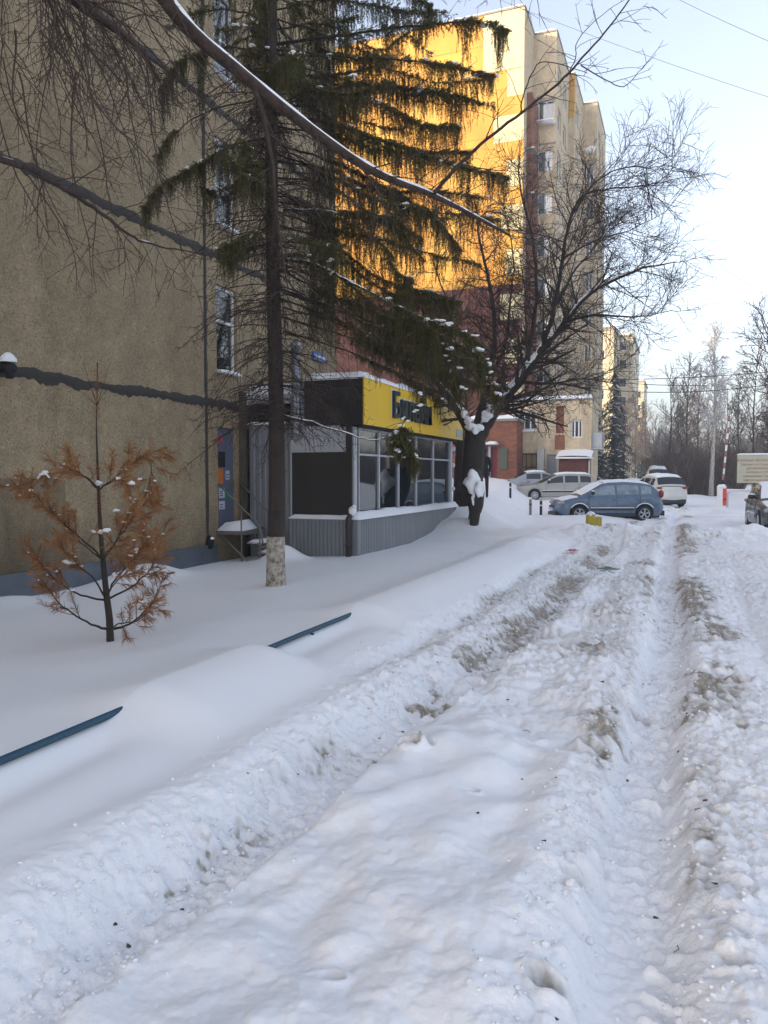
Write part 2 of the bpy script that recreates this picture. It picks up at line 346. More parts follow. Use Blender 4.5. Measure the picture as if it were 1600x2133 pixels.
# ------------------------------------------------------------------ the snowy ground
def bank_edge(y): return -4.3 - np.clip(y-20, 0, 60)*.175
HOLES = [(-1.67,3.85,.03,.04),(-1.41,4.02,.05,.07),(-1.31,4.07,.03,.05),(-.81,4.6,.045,.05),(-.43,4.93,.08,.06),(-.45,4.57,.07,.06),(-.33,4.82,.05,.05),(-1.02,2.16,.035,.03),(-.37,2.38,.05,.05),
         (-.39,3.09,.04,.03),(-.34,2.83,.05,.03),(.32,6.96,.08,.07),(.48,6.65,.06,.06),(.36,5.38,.05,.05),(-1.48,6.34,.08,.07),(-1.66,5.23,.07,.06),(-.95,3.66,.03,.03),(.17,2.7,.05,.03),(-.26,5.71,.06,.05),(.75,4.4,.06,.04),(.55,3.3,.05,.04),(.9,5.9,.07,.05),(1.4,8.2,.10,.08),(-.8,7.3,.09,.08)]
def ground_h(x, y, fine=True):
    x = np.asarray(x, float); y = np.asarray(y, float)
    n1 = fbm(x*.22, y*.22, 3, 3)
    # garden strip between the house wall and the rail
    z = np.interp(x, [-60, -8.4, -7.4, -3.6, -3.12, -2.95, -2.2, -1.9, 60], [0, 0.0, .05, .20, .225, .20, .10, .04, 0.0])
    z = z + .035*n1*sstep(-1.9, -4, x) * sstep(2, 5, np.hypot(x, y))
    # snow hump against the plinth and at the rail
    z = z + .26*gauss(x, -7.9, .45)*gauss(y, 9.9, .75) + .10*gauss(x, -8.1, .5)*gauss(y, 7.4, .5) + .30*gauss(x, -6.95, .35)*gauss(y, 12.7, .40)
    # a gentle drift over the buried part of the rail
    z = z + (.085*gauss(x, -2.9, .42) + .05*gauss(x, -3.15, .5))*(sstep(3.45, 3.95, y)*(1-sstep(5.1, 5.6, y)) + sstep(6.9, 7.3, y)*(1-sstep(16, 19, y)))
    z = z - .05*gauss(x, -2.93, .14)*(1-sstep(3.2, 3.6, y)) - .04*gauss(x, -2.95, .14)*sstep(5.3, 5.6, y)*(1-sstep(6.7, 7.0, y))
    road = sstep(-2.45, -1.95, x)*(1-sstep(30, 60, y))
    near = 1-sstep(9, 16, y)
    # left slope and its faint parallel rut
    z = z - .07*gauss(x, -2.28+.05*np.sin(y*.9), .13)*sstep(5.0, 6.2, y)*(1-sstep(13, 20, y))
    # rut one
    wob = .06*np.sin(y*.8+.5) + .05*fbm(y*.7, y*0, 2, 21)
    r1 = np.interp(y, [-4, 2.3, 3, 4, 5, 6.3, 9, 30], [-2.1, -1.80, -1.73, -1.66, -1.60, -1.50, -1.42, -1.35]) + wob*.45
    d1 = x - r1 + .035*fbm(x*3.5, y*3.5, 3, 27)
    z = z - .125*sstep(-.40, -.10, d1)*(1-sstep(.075, .145, d1))*(1-.5*sstep(8, 20, y))*sstep(-3, 0.5, y)
    z = z + .05*gauss(d1, -.52, .16)*near
    # lumpy centre ridge
    cen = sstep(.10, .19, d1)*(1-sstep(-.62, -.36, x))
    z = z + cen*near*(.045 + .10*fbm(x*1.5, y*1.2, 3, 5) + .035*fbm(x*4.2+3, y*3.6, 2, 9))
    # rut two, flat floor with steep sides
    r2 = -.13 - .12*sstep(9, 18, y) + .035*np.sin(y*.75+1.2)
    d2 = x - r2 + .03*fbm(x*3, y*3, 3, 28)
    prof = 1/(1+np.exp(np.minimum(60, (np.abs(d2)-.165)/.026)))
    z = z - .140*prof*(1-.45*sstep(9, 20, y))
    tread = np.maximum(0, np.sin((y + .9*d2*d2/.19 + .05*fbm(x*5, y*5, 2, 7))*2*math.pi/.145))**3
    z = z + .040*tread*prof*sstep(.35, .7, vnoise(x*5, y*2.3, 31))
    z = z + .040*gauss(d2, .36+.06*fbm(y*.9, y*0, 2, 71), .15)*np.clip(.55+1.1*fbm(y*1.1, x*1.5, 3, 2), 0, 2) + .03*gauss(d2, -.34, .13)
    # third faint pair of tracks in the middle and to the right
    z = z - .04*gauss(x, -.98+.06*np.sin(y*.6), .12)*sstep(6.5, 8.5, y)*(1-sstep(14, 20, y))
    z = z - .05*gauss(x, .78+.08*np.sin(y*.5), .16)*(1-sstep(10, 18, y))*sstep(2.5, 4, y)
    z = z + .04*gauss(x, 1.3, .3)*near
    # rough churned snow
    r = np.hypot(x, y)
    rough = road*(.25+.75*sstep(-1.2, .2, fbm(x*.7, y*.5, 3, 41)*1.6)) * (1-.75*sstep(12, 26, y)*sstep(0, 3, x))
    rough = np.maximum(rough, .9*gauss(d1, -.30, .20)*sstep(1.0, 1.8, y))
    rough = np.maximum(rough, .8*gauss(x, -2.25, .22)*sstep(4.8, 6.0, y)*(1-sstep(13, 18, y)))
    rough = np.clip(rough, 0, 1)
    rough = rough*(1-.72*cen*(1-sstep(4.5, 6.5, y)))*(1-.25*(1-sstep(3, 6, y)))
    amp = .030*(1-.3*sstep(5, 20, y))
    z = z + rough*amp*fbm(x*3.2, y*3.2, 4, 13) 
    if fine:
        crumble = np.abs(fbm(x*9, y*9, 3, 55))
        z = z + rough*(.060*crumble - .010)
        z = z + rough*.020*fbm(x*24, y*24, 3, 77)*(r < 16)
        pits = np.maximum(0, vnoise(x*3.1, y*2.9, 91)-.80)/.20
        z = z - rough*.05*pits
        pits2 = np.maximum(0, vnoise(x*7.1+9, y*6.3, 92)-.83)/.17
        z = z - rough*.035*pits2
    for hx, hy, hr, hd in HOLES:
        m_ = (np.abs(x-hx) < .5) & (np.abs(y-hy) < .5)
        if m_.any():
            q = np.hypot((x-hx)*1.0, (y-hy)*1.3)/hr
            z = z + np.where(m_, -hd*1.5*np.exp(-q**3) + hd*.6*np.exp(-((q-1.5)/.5)**2)*(.5+fbm(x*12, y*12, 2, 3)), 0)
    z = z + .008*fbm(x*1.5, y*1.5, 3, 66)*sstep(-2, -3.2, x)
    # heap of ploughed snow in front of the cars and long banks at the edges of the yard
    z = z + .34*gauss(y, 20.9+.28*(x-1), 1.5)*np.exp(-(np.abs(x+.2)/3.2)**4)*(1+.9*fbm(x*1.3, y*1.3, 4, 8))
    z = z + .05*fbm(x*1.6, y*1.3, 4, 61)*gauss(x, -3.2, 1.0)*gauss(y, 15.5, 3.5)
    z = z + .16*gauss(y, 16.4, 1.1)*gauss(x, 1.7, 1.6)*(1+.6*fbm(x*1.4, y*1.4, 3, 18))
    be = bank_edge(y)
    bk = sstep(.75, -1.3, x-be+.25*fbm(x*.5, y*.5, 2, 88))*(1-sstep(60, 75, y))
    z = z + bk*np.interp(y, [16.6, 18.4, 20.6, 24, 32, 45, 60], [0, .15, .66, .80, .92, 1.15, 1.2])*(1+.12*fbm(x*.8, y*.8, 3, 19))
    z = z + .10*gauss(x, -4.0, .9)*gauss(y, 17.8, 1.6) + .16*gauss(x, -5.05, .7)*gauss(y, 18.9, .55)
    z = z + .35*sstep(31, 42, y)*sstep(0.6, -3.5, x)*(1-sstep(60, 80, y))
    # ploughed banks beyond the parked cars
    z = z + 1.05*gauss(y, 61-.12*x, 2.6)*sstep(-1, 3, x)*(1+.28*fbm(x*.35, y*.35, 3, 23))*(1-.85*gauss(x, 2.2, 1.6))
    z = z + 1.05*gauss(y, 54, 3.0)*gauss(x, -2.6, 3.2)*(1+.2*fbm(x*.5, y*.5, 3, 24))
    z = z + .5*fbm(x*.03, y*.03, 3, 44)*sstep(70, 140, r)
    return z, rough, d1, d2
_gc = {}
def gz(x, y):
    k = (round(x, 2), round(y, 2))
    if k not in _gc: _gc[k] = float(ground_h(np.array([x]), np.array([y]), False)[0][0])
    return _gc[k]
def road_mask(X, Y): return sstep(-2.45, -1.95, X)*sstep(5, 9, Y)*(1-sstep(22, 40, Y))
def make_ground():
    th = np.concatenate([np.linspace(-180, -64, 60)[:-1], np.linspace(-64, 14, 800), np.linspace(14, 180, 84)[1:-1]])
    rr = np.concatenate([np.geomspace(.25, 1.7, 40)[:-1], np.geomspace(1.7, 34, 800), np.geomspace(34, 420, 90)[1:]])
    T, RR = np.meshgrid(np.radians(th), rr)
    X = RR*np.sin(T); Y = RR*np.cos(T)
    Z, RO, D1, D2 = ground_h(X, Y)
    nr, nc = X.shape
    # stains: earth and sand thrown up along the ruts, in patches
    pt = fbm(X*1.3, Y*.8, 4, 101)
    pf = fbm(X*5, Y*3.5, 3, 111)
    edge = np.exp(-((np.abs(D2+.04*pf)-.27)/(.09+.05*pt))**2)*np.clip(.65+1.3*fbm(X*.9+7, Y*.55, 3, 121), .1, 1.1) + 1.1*gauss(D1, -.22, .16)*sstep(2.2, 3.6, Y) + .7*gauss(X, -2.25, .16)*sstep(5, 6, Y)*(1-sstep(13, 18, Y)) + .8*gauss(D2, .42, .22)*sstep(3, 6, Y)
    edge = edge + .55*gauss(X, -.75, .25)*sstep(3.5, 5.5, Y)
    dirt = np.clip(edge, 0, 1)*np.clip(.42+.9*pt+.5*pf, 0, 1)*RO**.5
    dirt = dirt + RO*.24*np.clip(pt*1.6-.10+pf*.5, 0, 1)
    dirt = dirt + .28*sstep(16, 26, Y)*sstep(-1.5, 1.5, X)*np.clip(.35+pt+.4*pf, 0, 1)*(1-sstep(40, 60, Y))
    crum = np.abs(fbm(X*9, Y*9, 3, 55))
    hd_ = 0
    for hx, hy, hr, hd in HOLES: hd_ = hd_ + np.exp(-(np.hypot(X-hx, (Y-hy)*1.2)/(hr*1.5))**2)*(.5+hd*6)
    dirt = dirt + .85*np.clip(hd_, 0, 1)*np.clip(.8+pf*1.5, 0, 1)
    for sx, sy, sr, sv in ((-1.68,5.25,.22,.9),(-1.60,6.2,.28,1.0),(-1.62,7.2,.35,.7),(-1.75,4.3,.14,.7),(-1.85,3.2,.10,.6),(-1.95,2.5,.09,.6),(-2.3,6.2,.2,.8),(-2.25,8.0,.35,.8),(-.4,4.7,.16,.6),(-.9,6.6,.3,.5),(.35,6.9,.3,.5),(.2,9,.4,.6),(-.42,2.9,.08,.6)):
        dirt = dirt + sv*np.exp(-(((X-sx)/sr)**2+((Y-sy)/(sr*2.2))**2))*np.clip(-.05+1.5*pf+1.3*fbm(X*13, Y*9, 3, 131), 0, .8)
    spk = sstep(.70, .80, vnoise(X*34, Y*30, 201))*RO*(1.2*gauss(D1, -.2, .2)+gauss(X, -2.25, .2)*sstep(5, 6, Y)+.7*road_mask(X, Y))
    dirt = np.clip(dirt*(1.5-crum*1.5)+.80*spk*np.clip(.55+pt, 0, 1), 0, .92)
    me = bpy.data.meshes.new('snow_ground')
    co = np.stack([X, Y, Z], -1).reshape(-1, 3)
    I, J = np.meshgrid(np.arange(nr-1), np.arange(nc), indexing='ij')
    J2 = (J+1) % nc
    q = np.stack([I*nc+J, I*nc+J2, (I+1)*nc+J2, (I+1)*nc+J], -1).reshape(-1, 4)[:, ::-1]
    cen = len(co); co = np.vstack([co, [[0, 0, float(Z[0].mean())]]])
    me.vertices.add(len(co)); me.vertices.foreach_set('co', co.astype(np.float32).ravel())
    nq = len(q); tri = np.stack([np.full(nc, cen), (np.arange(nc)+1) % nc, np.arange(nc)], -1)
    loops = np.concatenate([q.ravel(), tri.ravel()]).astype(np.int32)
    starts = np.concatenate([np.arange(nq)*4, nq*4+np.arange(nc)*3]).astype(np.int32)
    me.loops.add(len(loops)); me.loops.foreach_set('vertex_index', loops)
    me.polygons.add(nq+nc); me.polygons.foreach_set('loop_start', starts)
    me.update(calc_edges=True)
    me.polygons.foreach_set('use_smooth', np.ones(nq+nc, bool))
    for nm, arr in (('dirt', dirt), ('rough', RO)):
        a = me.attributes.new(nm, 'FLOAT', 'POINT'); a.data.foreach_set('value', np.append(arr.ravel(), 0).astype(np.float32))
    o = link_mesh('snow_ground', me, M['snow'])
    tag(o, kind='structure', label='snow covered ground with churned wheel ruts')
make_ground()

def snow_slab(mb, x0, x1, y0, y1, z, th, n=None, jit=.02, over=.03):
    """rounded cushion of snow lying on a rectangle"""
    nx = max(4, int((x1-x0)/.12)); ny = max(4, int((y1-y0)/.12)); nx = min(nx, 60); ny = min(ny, 60)
    rows = []
    sd_ = random.random()*50
    for i in range(nx+1):
        row = []
        for j in range(ny+1):
            u = i/nx; v = j/ny
            x = x0-over+(x1-x0+2*over)*u; y = y0-over+(y1-y0+2*over)*v
            du = min(u, 1-u)*(x1-x0); dv = min(v, 1-v)*(y1-y0); d = min(du, dv)
            k = min(1, d/max(.04, th*.7)); k = math.sqrt(max(0, 1-(1-k)**2))
            row.append((x, y, z - (.015 if k == 0 else 0), th*k))
        rows.append(row)
    A = np.array(rows); A[..., 2] += A[..., 3]*(1+.35*fbm(A[..., 0]*2.3+sd_, A[..., 1]*2.3, 3, 4))
    mb.grid(A[..., :3].tolist())

# ------------------------------------------------------------------ walls
def wall_open(mb, axis, c, u0, u1, z0, z1, opens, depth, nrm=1, m=0, mr=None):
    """vertical wall in the plane axis=c ('x' or 'y'), spanning u0..u1; rectangular openings with reveals going inward"""
    us = sorted({u0, u1, *[o[0] for o in opens], *[o[1] for o in opens]}); zs = sorted({z0, z1, *[o[2] for o in opens], *[o[3] for o in opens]})
    def pt(u, z, d=0): return (c-nrm*d, u, z) if axis == 'x' else (u, c-nrm*d, z)
    for a, b in zip(us, us[1:]):
        for e, f in zip(zs, zs[1:]):
            mu, mz = (a+b)/2, (e+f)/2
            if any(o[0] < mu < o[1] and o[2] < mz < o[3] for o in opens): continue
            mb.quad(pt(a, e), pt(b, e), pt(b, f), pt(a, f), m)
    k = m if mr is None else mr
    for o in opens:
        a, b, e, f = o[:4]
        mb.quad(pt(a,e), pt(b,e), pt(b,e,depth), pt(a,e,depth), k); mb.quad(pt(a,f), pt(b,f), pt(b,f,depth), pt(a,f,depth), k)
        mb.quad(pt(a,e), pt(a,f), pt(a,f,depth), pt(a,e,depth), k); mb.quad(pt(b,e), pt(b,f), pt(b,f,depth), pt(b,e,depth), k)
def window(parent, axis, c, nrm, u0, u1, z0, z1, fr=.055, mull=(), trans=(), th=.05, fmat='white_frame', gmat='glass', sill_snow=0.0, curtain=False, name='window'):
    """frame mesh + pane child, in the plane axis=c"""
    def bx(mb, a, b, e, f, d0, d1):
        lo, hi = sorted((c-nrm*d0, c-nrm*d1))
        if axis == 'x': mb.box(lo, hi, a, b, e, f)
        else: mb.box(a, b, lo, hi, e, f)
    g = MB(); bx(g, u0, u0+fr, z0, z1, 0, th); bx(g, u1-fr, u1, z0, z1, 0, th)
    bx(g, u0+fr, u1-fr, z0, z0+fr, 0, th); bx(g, u0+fr, u1-fr, z1-fr, z1, 0, th)
    for q in mull: bx(g, q-fr*.5, q+fr*.5, z0+fr, z1-fr, .003, th-.003)
    for q in trans: bx(g, u0+fr, u1-fr, q-fr*.5, q+fr*.5, .006, th-.006)
    o = g.build(name, M[fmat], parent)
    p = MB(); bx(p, u0+fr*.5, u1-fr*.5, z0+fr*.5, z1-fr*.5, th*.55, th*.55+.006); p.build('pane', M[gmat], o)
    return o

# ---- the near house
house = empty('panel_house', (-8.37, 12.3, 0)); 
HX = -8.37
tag(house, 'beige pebble-faced panel apartment house with dark sealed joints filling the left side', 'building')
def H(name, mb, m, smooth=False, label=None, parent=None):
    if parent is None:
        mb.v = [(x+8.37, y-12.3, z) for x, y, z in mb.v]; parent = house
    return mb.build(name, m, parent, smooth, label)
wins = [(12.70, 13.43, 3.67+2.8*k, 5.33+2.8*k) for k in range(5)]
door = (12.70, 13.36, .62, 2.60)
g = MB(); wall_open(g, 'x', HX, -14, 18.15, -.4, 17.6, wins+[door], .13)
g.quad((HX,18.15,-.4), (-24,18.15,-.4), (-24,18.15,17.6), (HX,18.15,17.6)); g.quad((HX,-14,-.4), (-24,-14,-.4), (-24,-14,17.6), (HX,-14,17.6))
g.quad((-24,-14,-.4), (-24,18.15,-.4), (-24,18.15,17.6), (-24,-14,17.6))
H('wall', g, M['pebble'])
g = MB(); g.box(-24.2, HX+.15, -14.2, 18.3, 17.6, 17.85); H('roof', g, M['concrete'])
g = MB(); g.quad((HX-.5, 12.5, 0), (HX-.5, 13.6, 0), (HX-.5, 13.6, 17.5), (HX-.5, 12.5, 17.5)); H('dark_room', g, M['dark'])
# ragged bitumen seams
def seam(horizontal, c, a, b, wd, rag, name='joint_seal'):
    g = MB(); n = int((b-a)/.045); top = []; bot = []; mid = []
    s1 = random.random()*90
    xs = np.linspace(a, b, n); 
    up = wd/2 + rag*fbm(xs*4+s1, xs*0, 4, 5); lo = wd/2 + rag*1.3*np.maximum(-.3, fbm(xs*5+s1+40, xs*0, 5, 6, .65)) + rag*.7*vnoise(xs*22, xs*0+3, 9)
    rows = []
    for k, (off, px) in enumerate(((1, .004), (.45, .016), (-.2, .020), (-.5, .014), (-1, .004))):
        row = []
        for i, s in enumerate(xs):
            d = (up[i] if off > 0 else lo[i])*off
            row.append((HX+px, s, c+d) if horizontal else (HX+px+.003, c+d, s))
        rows.append(row)
    g.grid(rows); H(name, g, M['seal'], smooth=True)
for k in range(0, 6):
    seam(True, 3.05+2.8*k, -14, 18.1, .13, .062)
seam(False, 12.33, .35, 17.5, .085, .02)
seam(False, 4.3, .35, 17.5, .085, .02)
# lower dark patch where the panel was patched at the far left
g = MB(); ys = np.linspace(3.0, 8.75, 60); rows = []
for t in range(8):
    rows.append([(HX+.004, float(y), .32+(1.33+.10*float(fbm(np.array([y*1.5]), np.array([0.]), 3, 3)[0]))*t/7) for y in ys])
g.grid(rows); H('patched_render', g, concrete_material('patched_pebble', (.20,.155,.100), (.15,.115,.075), (.27,.215,.145), .30))
# plinth cladding
y = 1.0
for yy in np.arange(-2.0, 12.2, 1.28):
    g = MB(); g.box(HX+.002, HX+.045, yy+.004, min(yy+1.276, 12.62), -.4, .318); H('plinth_panel', g, M['plinth'])
g = MB(); g.box(HX+.002, HX+.06, -14, 12.62, .320, .345); H('plinth_flashing', g, M['plinth'])
for i, wv in enumerate(wins):
    if i > 4: break
    o = window(house, 'x', 0-.075, 1, wv[0]-12.3, wv[1]-12.3, wv[2], wv[3], .06, mull=(), trans=(wv[2]+1.0,) if i == 0 else (wv[2]+.78,))
    g = MB(); g.box(.002-.13, .09, wv[0]-12.3-.03, wv[1]-12.3+.03, wv[2]-.03, wv[2]-.002); s_ = g.build('sill', M['white_frame'], o)
    g = MB(); snow_slab(g, -.06, .10, wv[0]-12.3-.03, wv[1]-12.3+.03, wv[2]-.002, .055, over=.012); g.build('sill_snow', M['snowcap'], o, True)
# steel door with stickers
g = MB(); g.box(-.125, -.075, door[0]-12.3, door[1]-12.3, door[2], door[3]); dr = g.build('door', mat('blue_grey_door', (.12,.135,.20), .5, noise=(3,.4,(.10,.11,.16))), house)
def sticker(y0, y1, z0, z1, col, name='notice'):
    g = MB(); g.box(-.0745, -.071, y0-12.3, y1-12.3, z0, z1); return g.build(name, mat(name+'_paper', col, .6, noise=(40,.5,tuple(c*.7 for c in col))), dr)
g = MB(); g.box(-.0745, -.066, 12.77-12.3, 13.06-12.3, 1.83, 2.13); g.build('door_window', M['dark'], dr)
sticker(12.74, 12.98, 2.30, 2.44, (.62,.06,.12)); sticker(12.77, 12.99, 1.50, 1.80, (.62,.17,.03)); sticker(13.08, 13.22, 1.58, 1.76, (.5,.5,.58))
sticker(12.84, 13.04, 1.22, 1.42, (.55,.58,.66)); sticker(13.08, 13.2, 1.18, 1.40, (.02,.22,.12)); sticker(12.84, 13.04, 1.00, 1.16, (.58,.60,.66))
for zc in (1.27, 1.31, 1.35, 1.04, 1.09, 1.63, 1.68):
    y0 = 13.10 if zc > 1.6 else 12.87
    g = MB(); g.box(-.0708, -.0698, y0-12.3, y0+.10-12.3, zc-.008, zc+.008); g.build('print_line', M['dark'], dr)
g = MB(); g.box(-.074, -.03, 13.25-12.3, 13.29-12.3, 1.45, 1.62); g.build('handle', M['steel'], dr)
g = MB(); g.box(.002, .10, 13.46-12.3, 13.62-12.3, -.2, 3.35); bevel(g.build('corner_pilaster', mat('stained_pilaster', (.10,.082,.06), .9, noise=(5,.8,(.05,.04,.03))), house), .01)
# house number plate and the capped pipe stub
npz = MB(); npz.box(HX+.02, HX+.06, 16.75, 17.45, 4.46, 4.66); o = bevel(npz.build('address_plate', mat('blue_enamel', (.02,.11,.42), .35)), .01)
tag(o, 'small blue address plate on the beige wall above the shop roof', 'plate')
g = MB(); g.box(HX+.0605, HX+.064, 16.82, 17.38, 4.53, 4.585); g.build('white_lettering', M['plate'], o)
st = empty('drain_pipe_stub', (HX+.02, 7.62, 3.08)); tag(st, 'black iron pipe stub with a snow cap sticking out of the wall at far left', 'pipe')
g = MB(); g.tube([(0,0,0),(.13,0,-.01),(.24,0,-.03)], [.075,.075,.06], 10); g.tube([(.17,0,-.16),(.17,0,.02)], [.045,.08], 10); g.build('pipe', M['dark'], st, True)
g = MB(); g.blob((.15,0,.05), .11, .10, .13, half=True, nu=12); g.build('snow_cap', M['snowcap'], st, True)
st = empty('downspout_foot', (HX+.04, 12.33, .40)); tag(st, 'black tarred foot of the vertical joint with a dab of snow, above the plinth', 'pipe')
g = MB(); g.blob((0.02,0,0), .07, .09, .13, nu=10); g.build('tar_lump', M['dark'], st, True)
g = MB(); g.blob((.06,0,.06), .04, .05, .045, half=True, nu=10); g.build('snow_cap', M['snowcap'], st, True)

# ---- entrance steps with hand rails
st = empty('entrance_stairs', (HX, 13.0, 0)); tag(st, 'steel steps with thin bent handrails below the blue house door', 'stairs')
def ST(name, g, m, smooth=False):
    g.v = [(x-HX, y-13.0, z) for x, y, z in g.v]; return g.build(name, m, st, smooth)
g = MB(); g.box(HX+.005, HX+.62, 12.62, 13.44, .53, .60); ST('landing', g, M['steel'])
g = MB(); snow_slab(g, HX+.01, HX+.5, 12.66, 13.3, .60, .17); ST('landing_snow', g, M['snowcap'], True)
for k, (xx, zz) in enumerate(((HX+.68, .36), (HX+.92, .18))):
    g = MB(); g.box(xx, xx+.24, 12.66, 13.42, zz, zz+.03); s_ = ST('step', g, M['steel'])
    g = MB(); snow_slab(g, xx, xx+.24, 12.68, 13.40, zz+.03, .05); ST('step_snow', g, M['snowcap'], True)
for yy in (12.64, 13.44):
    g = MB(); g.tube([(HX+.04,yy,1.50),(HX+.3,yy,1.28),(HX+.62,yy,1.0),(HX+.9,yy,.78),(HX+.98,yy,.60),(HX+1.02,yy,.34)], .017, 8); ST('handrail', g, M['steel'], True)
    g = MB(); g.tube([(HX+.55,yy,-.1),(HX+.55,yy,1.05)], .016, 8); g.tube([(HX+.95,yy,-.1),(HX+.95,yy,.70)], .016, 8); g.tube([(HX+.05,yy,.55),(HX+.7,yy,.02)], .02, 6); ST('rail_post', g, M['steel'], True)
g = MB(); g.tube([(HX+.56,12.64,.58),(HX+.56,13.44,.62)], .018, 6); ST('crossbar', g, M['steel'], True)
g = MB(); g.tube([(HX+.96,12.64,.30),(HX+.96,13.44,.34)], .018, 6); ST('crossbar', g, M['steel'], True)

# ---- the shop pavilion
FY = 13.66; PX = -5.93
shop = empty('shop_pavilion', (PX, FY, 0)); tag(shop, 'grey corrugated shop annex with yellow fascia and glazed front on the house wall', 'shop')
def S(name, g, m, smooth=False, parent=None, label=None):
    g.v = [(x-PX, y-FY, z) for x, y, z in g.v]; return g.build(name, m, parent or shop, smooth, label)
def corr(a, b, z0, z1, pitch=.10, dep=.022, n=(0, -1)):
    g = MB(); a = Vector(a); b = Vector(b); L = (b-a).length; d = (b-a).normalized(); nn = Vector(n); k = 0; pts = []
    s = 0
    while s < L:
        for ds, h in ((0, 0), (.30, 0), (.42, 1), (.88, 1)):
            q = s+ds*pitch
            if q < L: pts.append((a+d*q+nn*h*dep))
        s += pitch
    pts.append(b)
    for p, q in zip(pts, pts[1:]): g.quad((p.x,p.y,z0),(q.x,q.y,z0),(q.x,q.y,z1),(p.x,p.y,z1))
    return g
S('front_sheeting', corr((HX+.13, FY), (-7.28, FY), -.3, 2.66, .13), M['sheet'])
S('front_skirt', corr((-7.28, FY-.12), (PX+.1, FY-.12), -.3, .80, .085), M['sheet'])
S('side_skirt', corr((PX+.12, FY-.12), (PX+.12, 20.45), -.3, .80, .085, n=(1, 0)), M['sheet'])
g = MB(); g.box(-7.28, PX+.10, FY-.118, FY+.3, .74, .83); g.box(PX-.2, PX+.118, FY+.301, 20.45, .74, .83); S('ledge', g, M['sheet_light'])
g = MB(); g.box(PX+.02, PX+.15, FY-.15, FY-.02, -.3, .835); S('skirt_corner', g, M['sheet'])
g = MB(); snow_slab(g, -7.28, PX+.0, FY-.13, FY-.01, .83, .075, over=.02); S('ledge_snow', g, M['snowcap'], True)
g = MB(); snow_slab(g, PX-.03, PX+.16, FY-.13, 20.4, .83, .13, over=.05, jit=.05); S('ledge_snow', g, M['snowcap'], True)
# front face upper part
g = MB(); g.box(-7.26, -6.06, FY-.03, FY-.0, .84, 2.12); S('shutter', g, M['brown_panel'], label='dark brown closed roller shutter')
g = MB(); g.box(-7.28, -6.06, FY-.045, FY, 2.12, 2.18); g.box(-7.28, -7.255, FY-.046, FY, .84, 2.12); S('shutter_frame', g, M['grey_frame'])
g = MB(); g.box(-7.28, -6.70, FY-.04, FY, 2.182, 2.636); g.box(-6.694, -6.06, FY-.04, FY, 2.182, 2.636); S('white_panel', g, M['sheet_light'])
g = MB(); g.box(-6.058, PX-.01, FY-.08, FY+.05, .84, 2.636); S('corner_post', g, M['brown_panel'])
g = MB(); g.box(PX-.008, PX+.03, FY-.03, FY+.10, .84, 2.636); S('corner_trim', g, M['grey_frame'])
# back block of roof, fascia strips
g = MB(); g.box(HX+.13, -6.95, FY+.0, 20.4, 3.12, 3.28); S('roof', g, M['sheet'])
g = MB(); g.box(HX+.05, -6.96, FY-.06, FY-.001, 3.10, 3.30); S('eaves_trim', g, M['grey_frame'])
g = MB(); g.box(HX+.13, -6.96, FY+.10, FY+.14, 2.66, 3.10); S('recess_dark_sheet', g, M['dark'])  # black sheet stands in for the shade of the recess under the eaves
g = MB(); g.box(HX+.10, -7.28, FY-.09, FY+.1, 2.66, 2.70); S('sheet_cap', g, M['steel'])
g = MB(); snow_slab(g, HX+.10, -7.28, FY-.09, FY+.08, 2.70, .045, over=.01); S('sheet_cap_snow', g, M['snowcap'], True)
g = MB(); snow_slab(g, HX+.06, -6.96, FY-.05, 20.3, 3.30, .20); S('roof_snow', g, M['snowcap'], True)
g = MB(); g.box(-7.26, -6.96, FY-.05, FY+.05, 2.64, 3.09); S('meter_box', g, M['sheet_light'])
# sign box
SX = -5.68
g = MB(); g.box(-6.95, SX-.02, FY-.08, FY-.05, 2.64, 3.54); S('sign_end_panel', g, M['black_panel'])
g = MB(); g.box(-6.95, SX-.02, FY-.05, 20.6, 2.66, 3.53); S('sign_box', g, M['black_panel'])
g = MB(); g.box(SX-.018, SX+.01, FY-.08, 20.62, 2.64, 3.54); sg = S('yellow_fascia', g, M['yellow_sign'])
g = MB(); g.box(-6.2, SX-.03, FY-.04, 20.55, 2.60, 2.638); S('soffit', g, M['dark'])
g = MB(); snow_slab(g, -6.93, SX-.02, FY-.06, 20.55, 3.53, .13); S('sign_box_snow', g, M['snowcap'], True)
g = MB(); snow_slab(g, SX-.06, SX+.02, FY-.08, 20.6, 3.54, .05, over=.01); S('fascia_snow', g, M['snowcap'], True)
def text(body, size, loc, rot, m, name, parent, ext=.0, align='LEFT', sx=1.0, off=0.0):
    c = bpy.data.curves.new(name, 'FONT'); c.body = body; c.size = size; c.extrude = ext; c.align_x = align; c.resolution_u = 3
    o = bpy.data.objects.new(name, c); COL.objects.link(o); c.materials.append(m); o.location = loc; o.rotation_euler = rot; o.scale = (sx, 1, 1)
    if parent: o.parent = parent
    if off: c.offset = off
    bpy.context.view_layer.update(); me = bpy.data.meshes.new_from_object(o); me.name = name
    o2 = bpy.data.objects.new(name, me); COL.objects.link(o2); o2.location = loc; o2.rotation_euler = rot; o2.scale = (sx, 1, 1); o2.parent = parent
    bpy.data.objects.remove(o); o2.name = name
    return o2
tx = text('Билайн', .74, (SX+.045-PX, 15.02-FY, 2.88), (R(90), 0, R(90)), mat('dark_lettering', (.012,.02,.018), .4), 'lettering', shop, .03, sx=1.02, off=.012)
tx2 = text('Билайн', .74, (SX+.014-PX, 14.99-FY, 2.90), (R(90), 0, R(90)), M['white_frame'], 'lettering_edge', shop, .002, sx=1.02, off=.03)
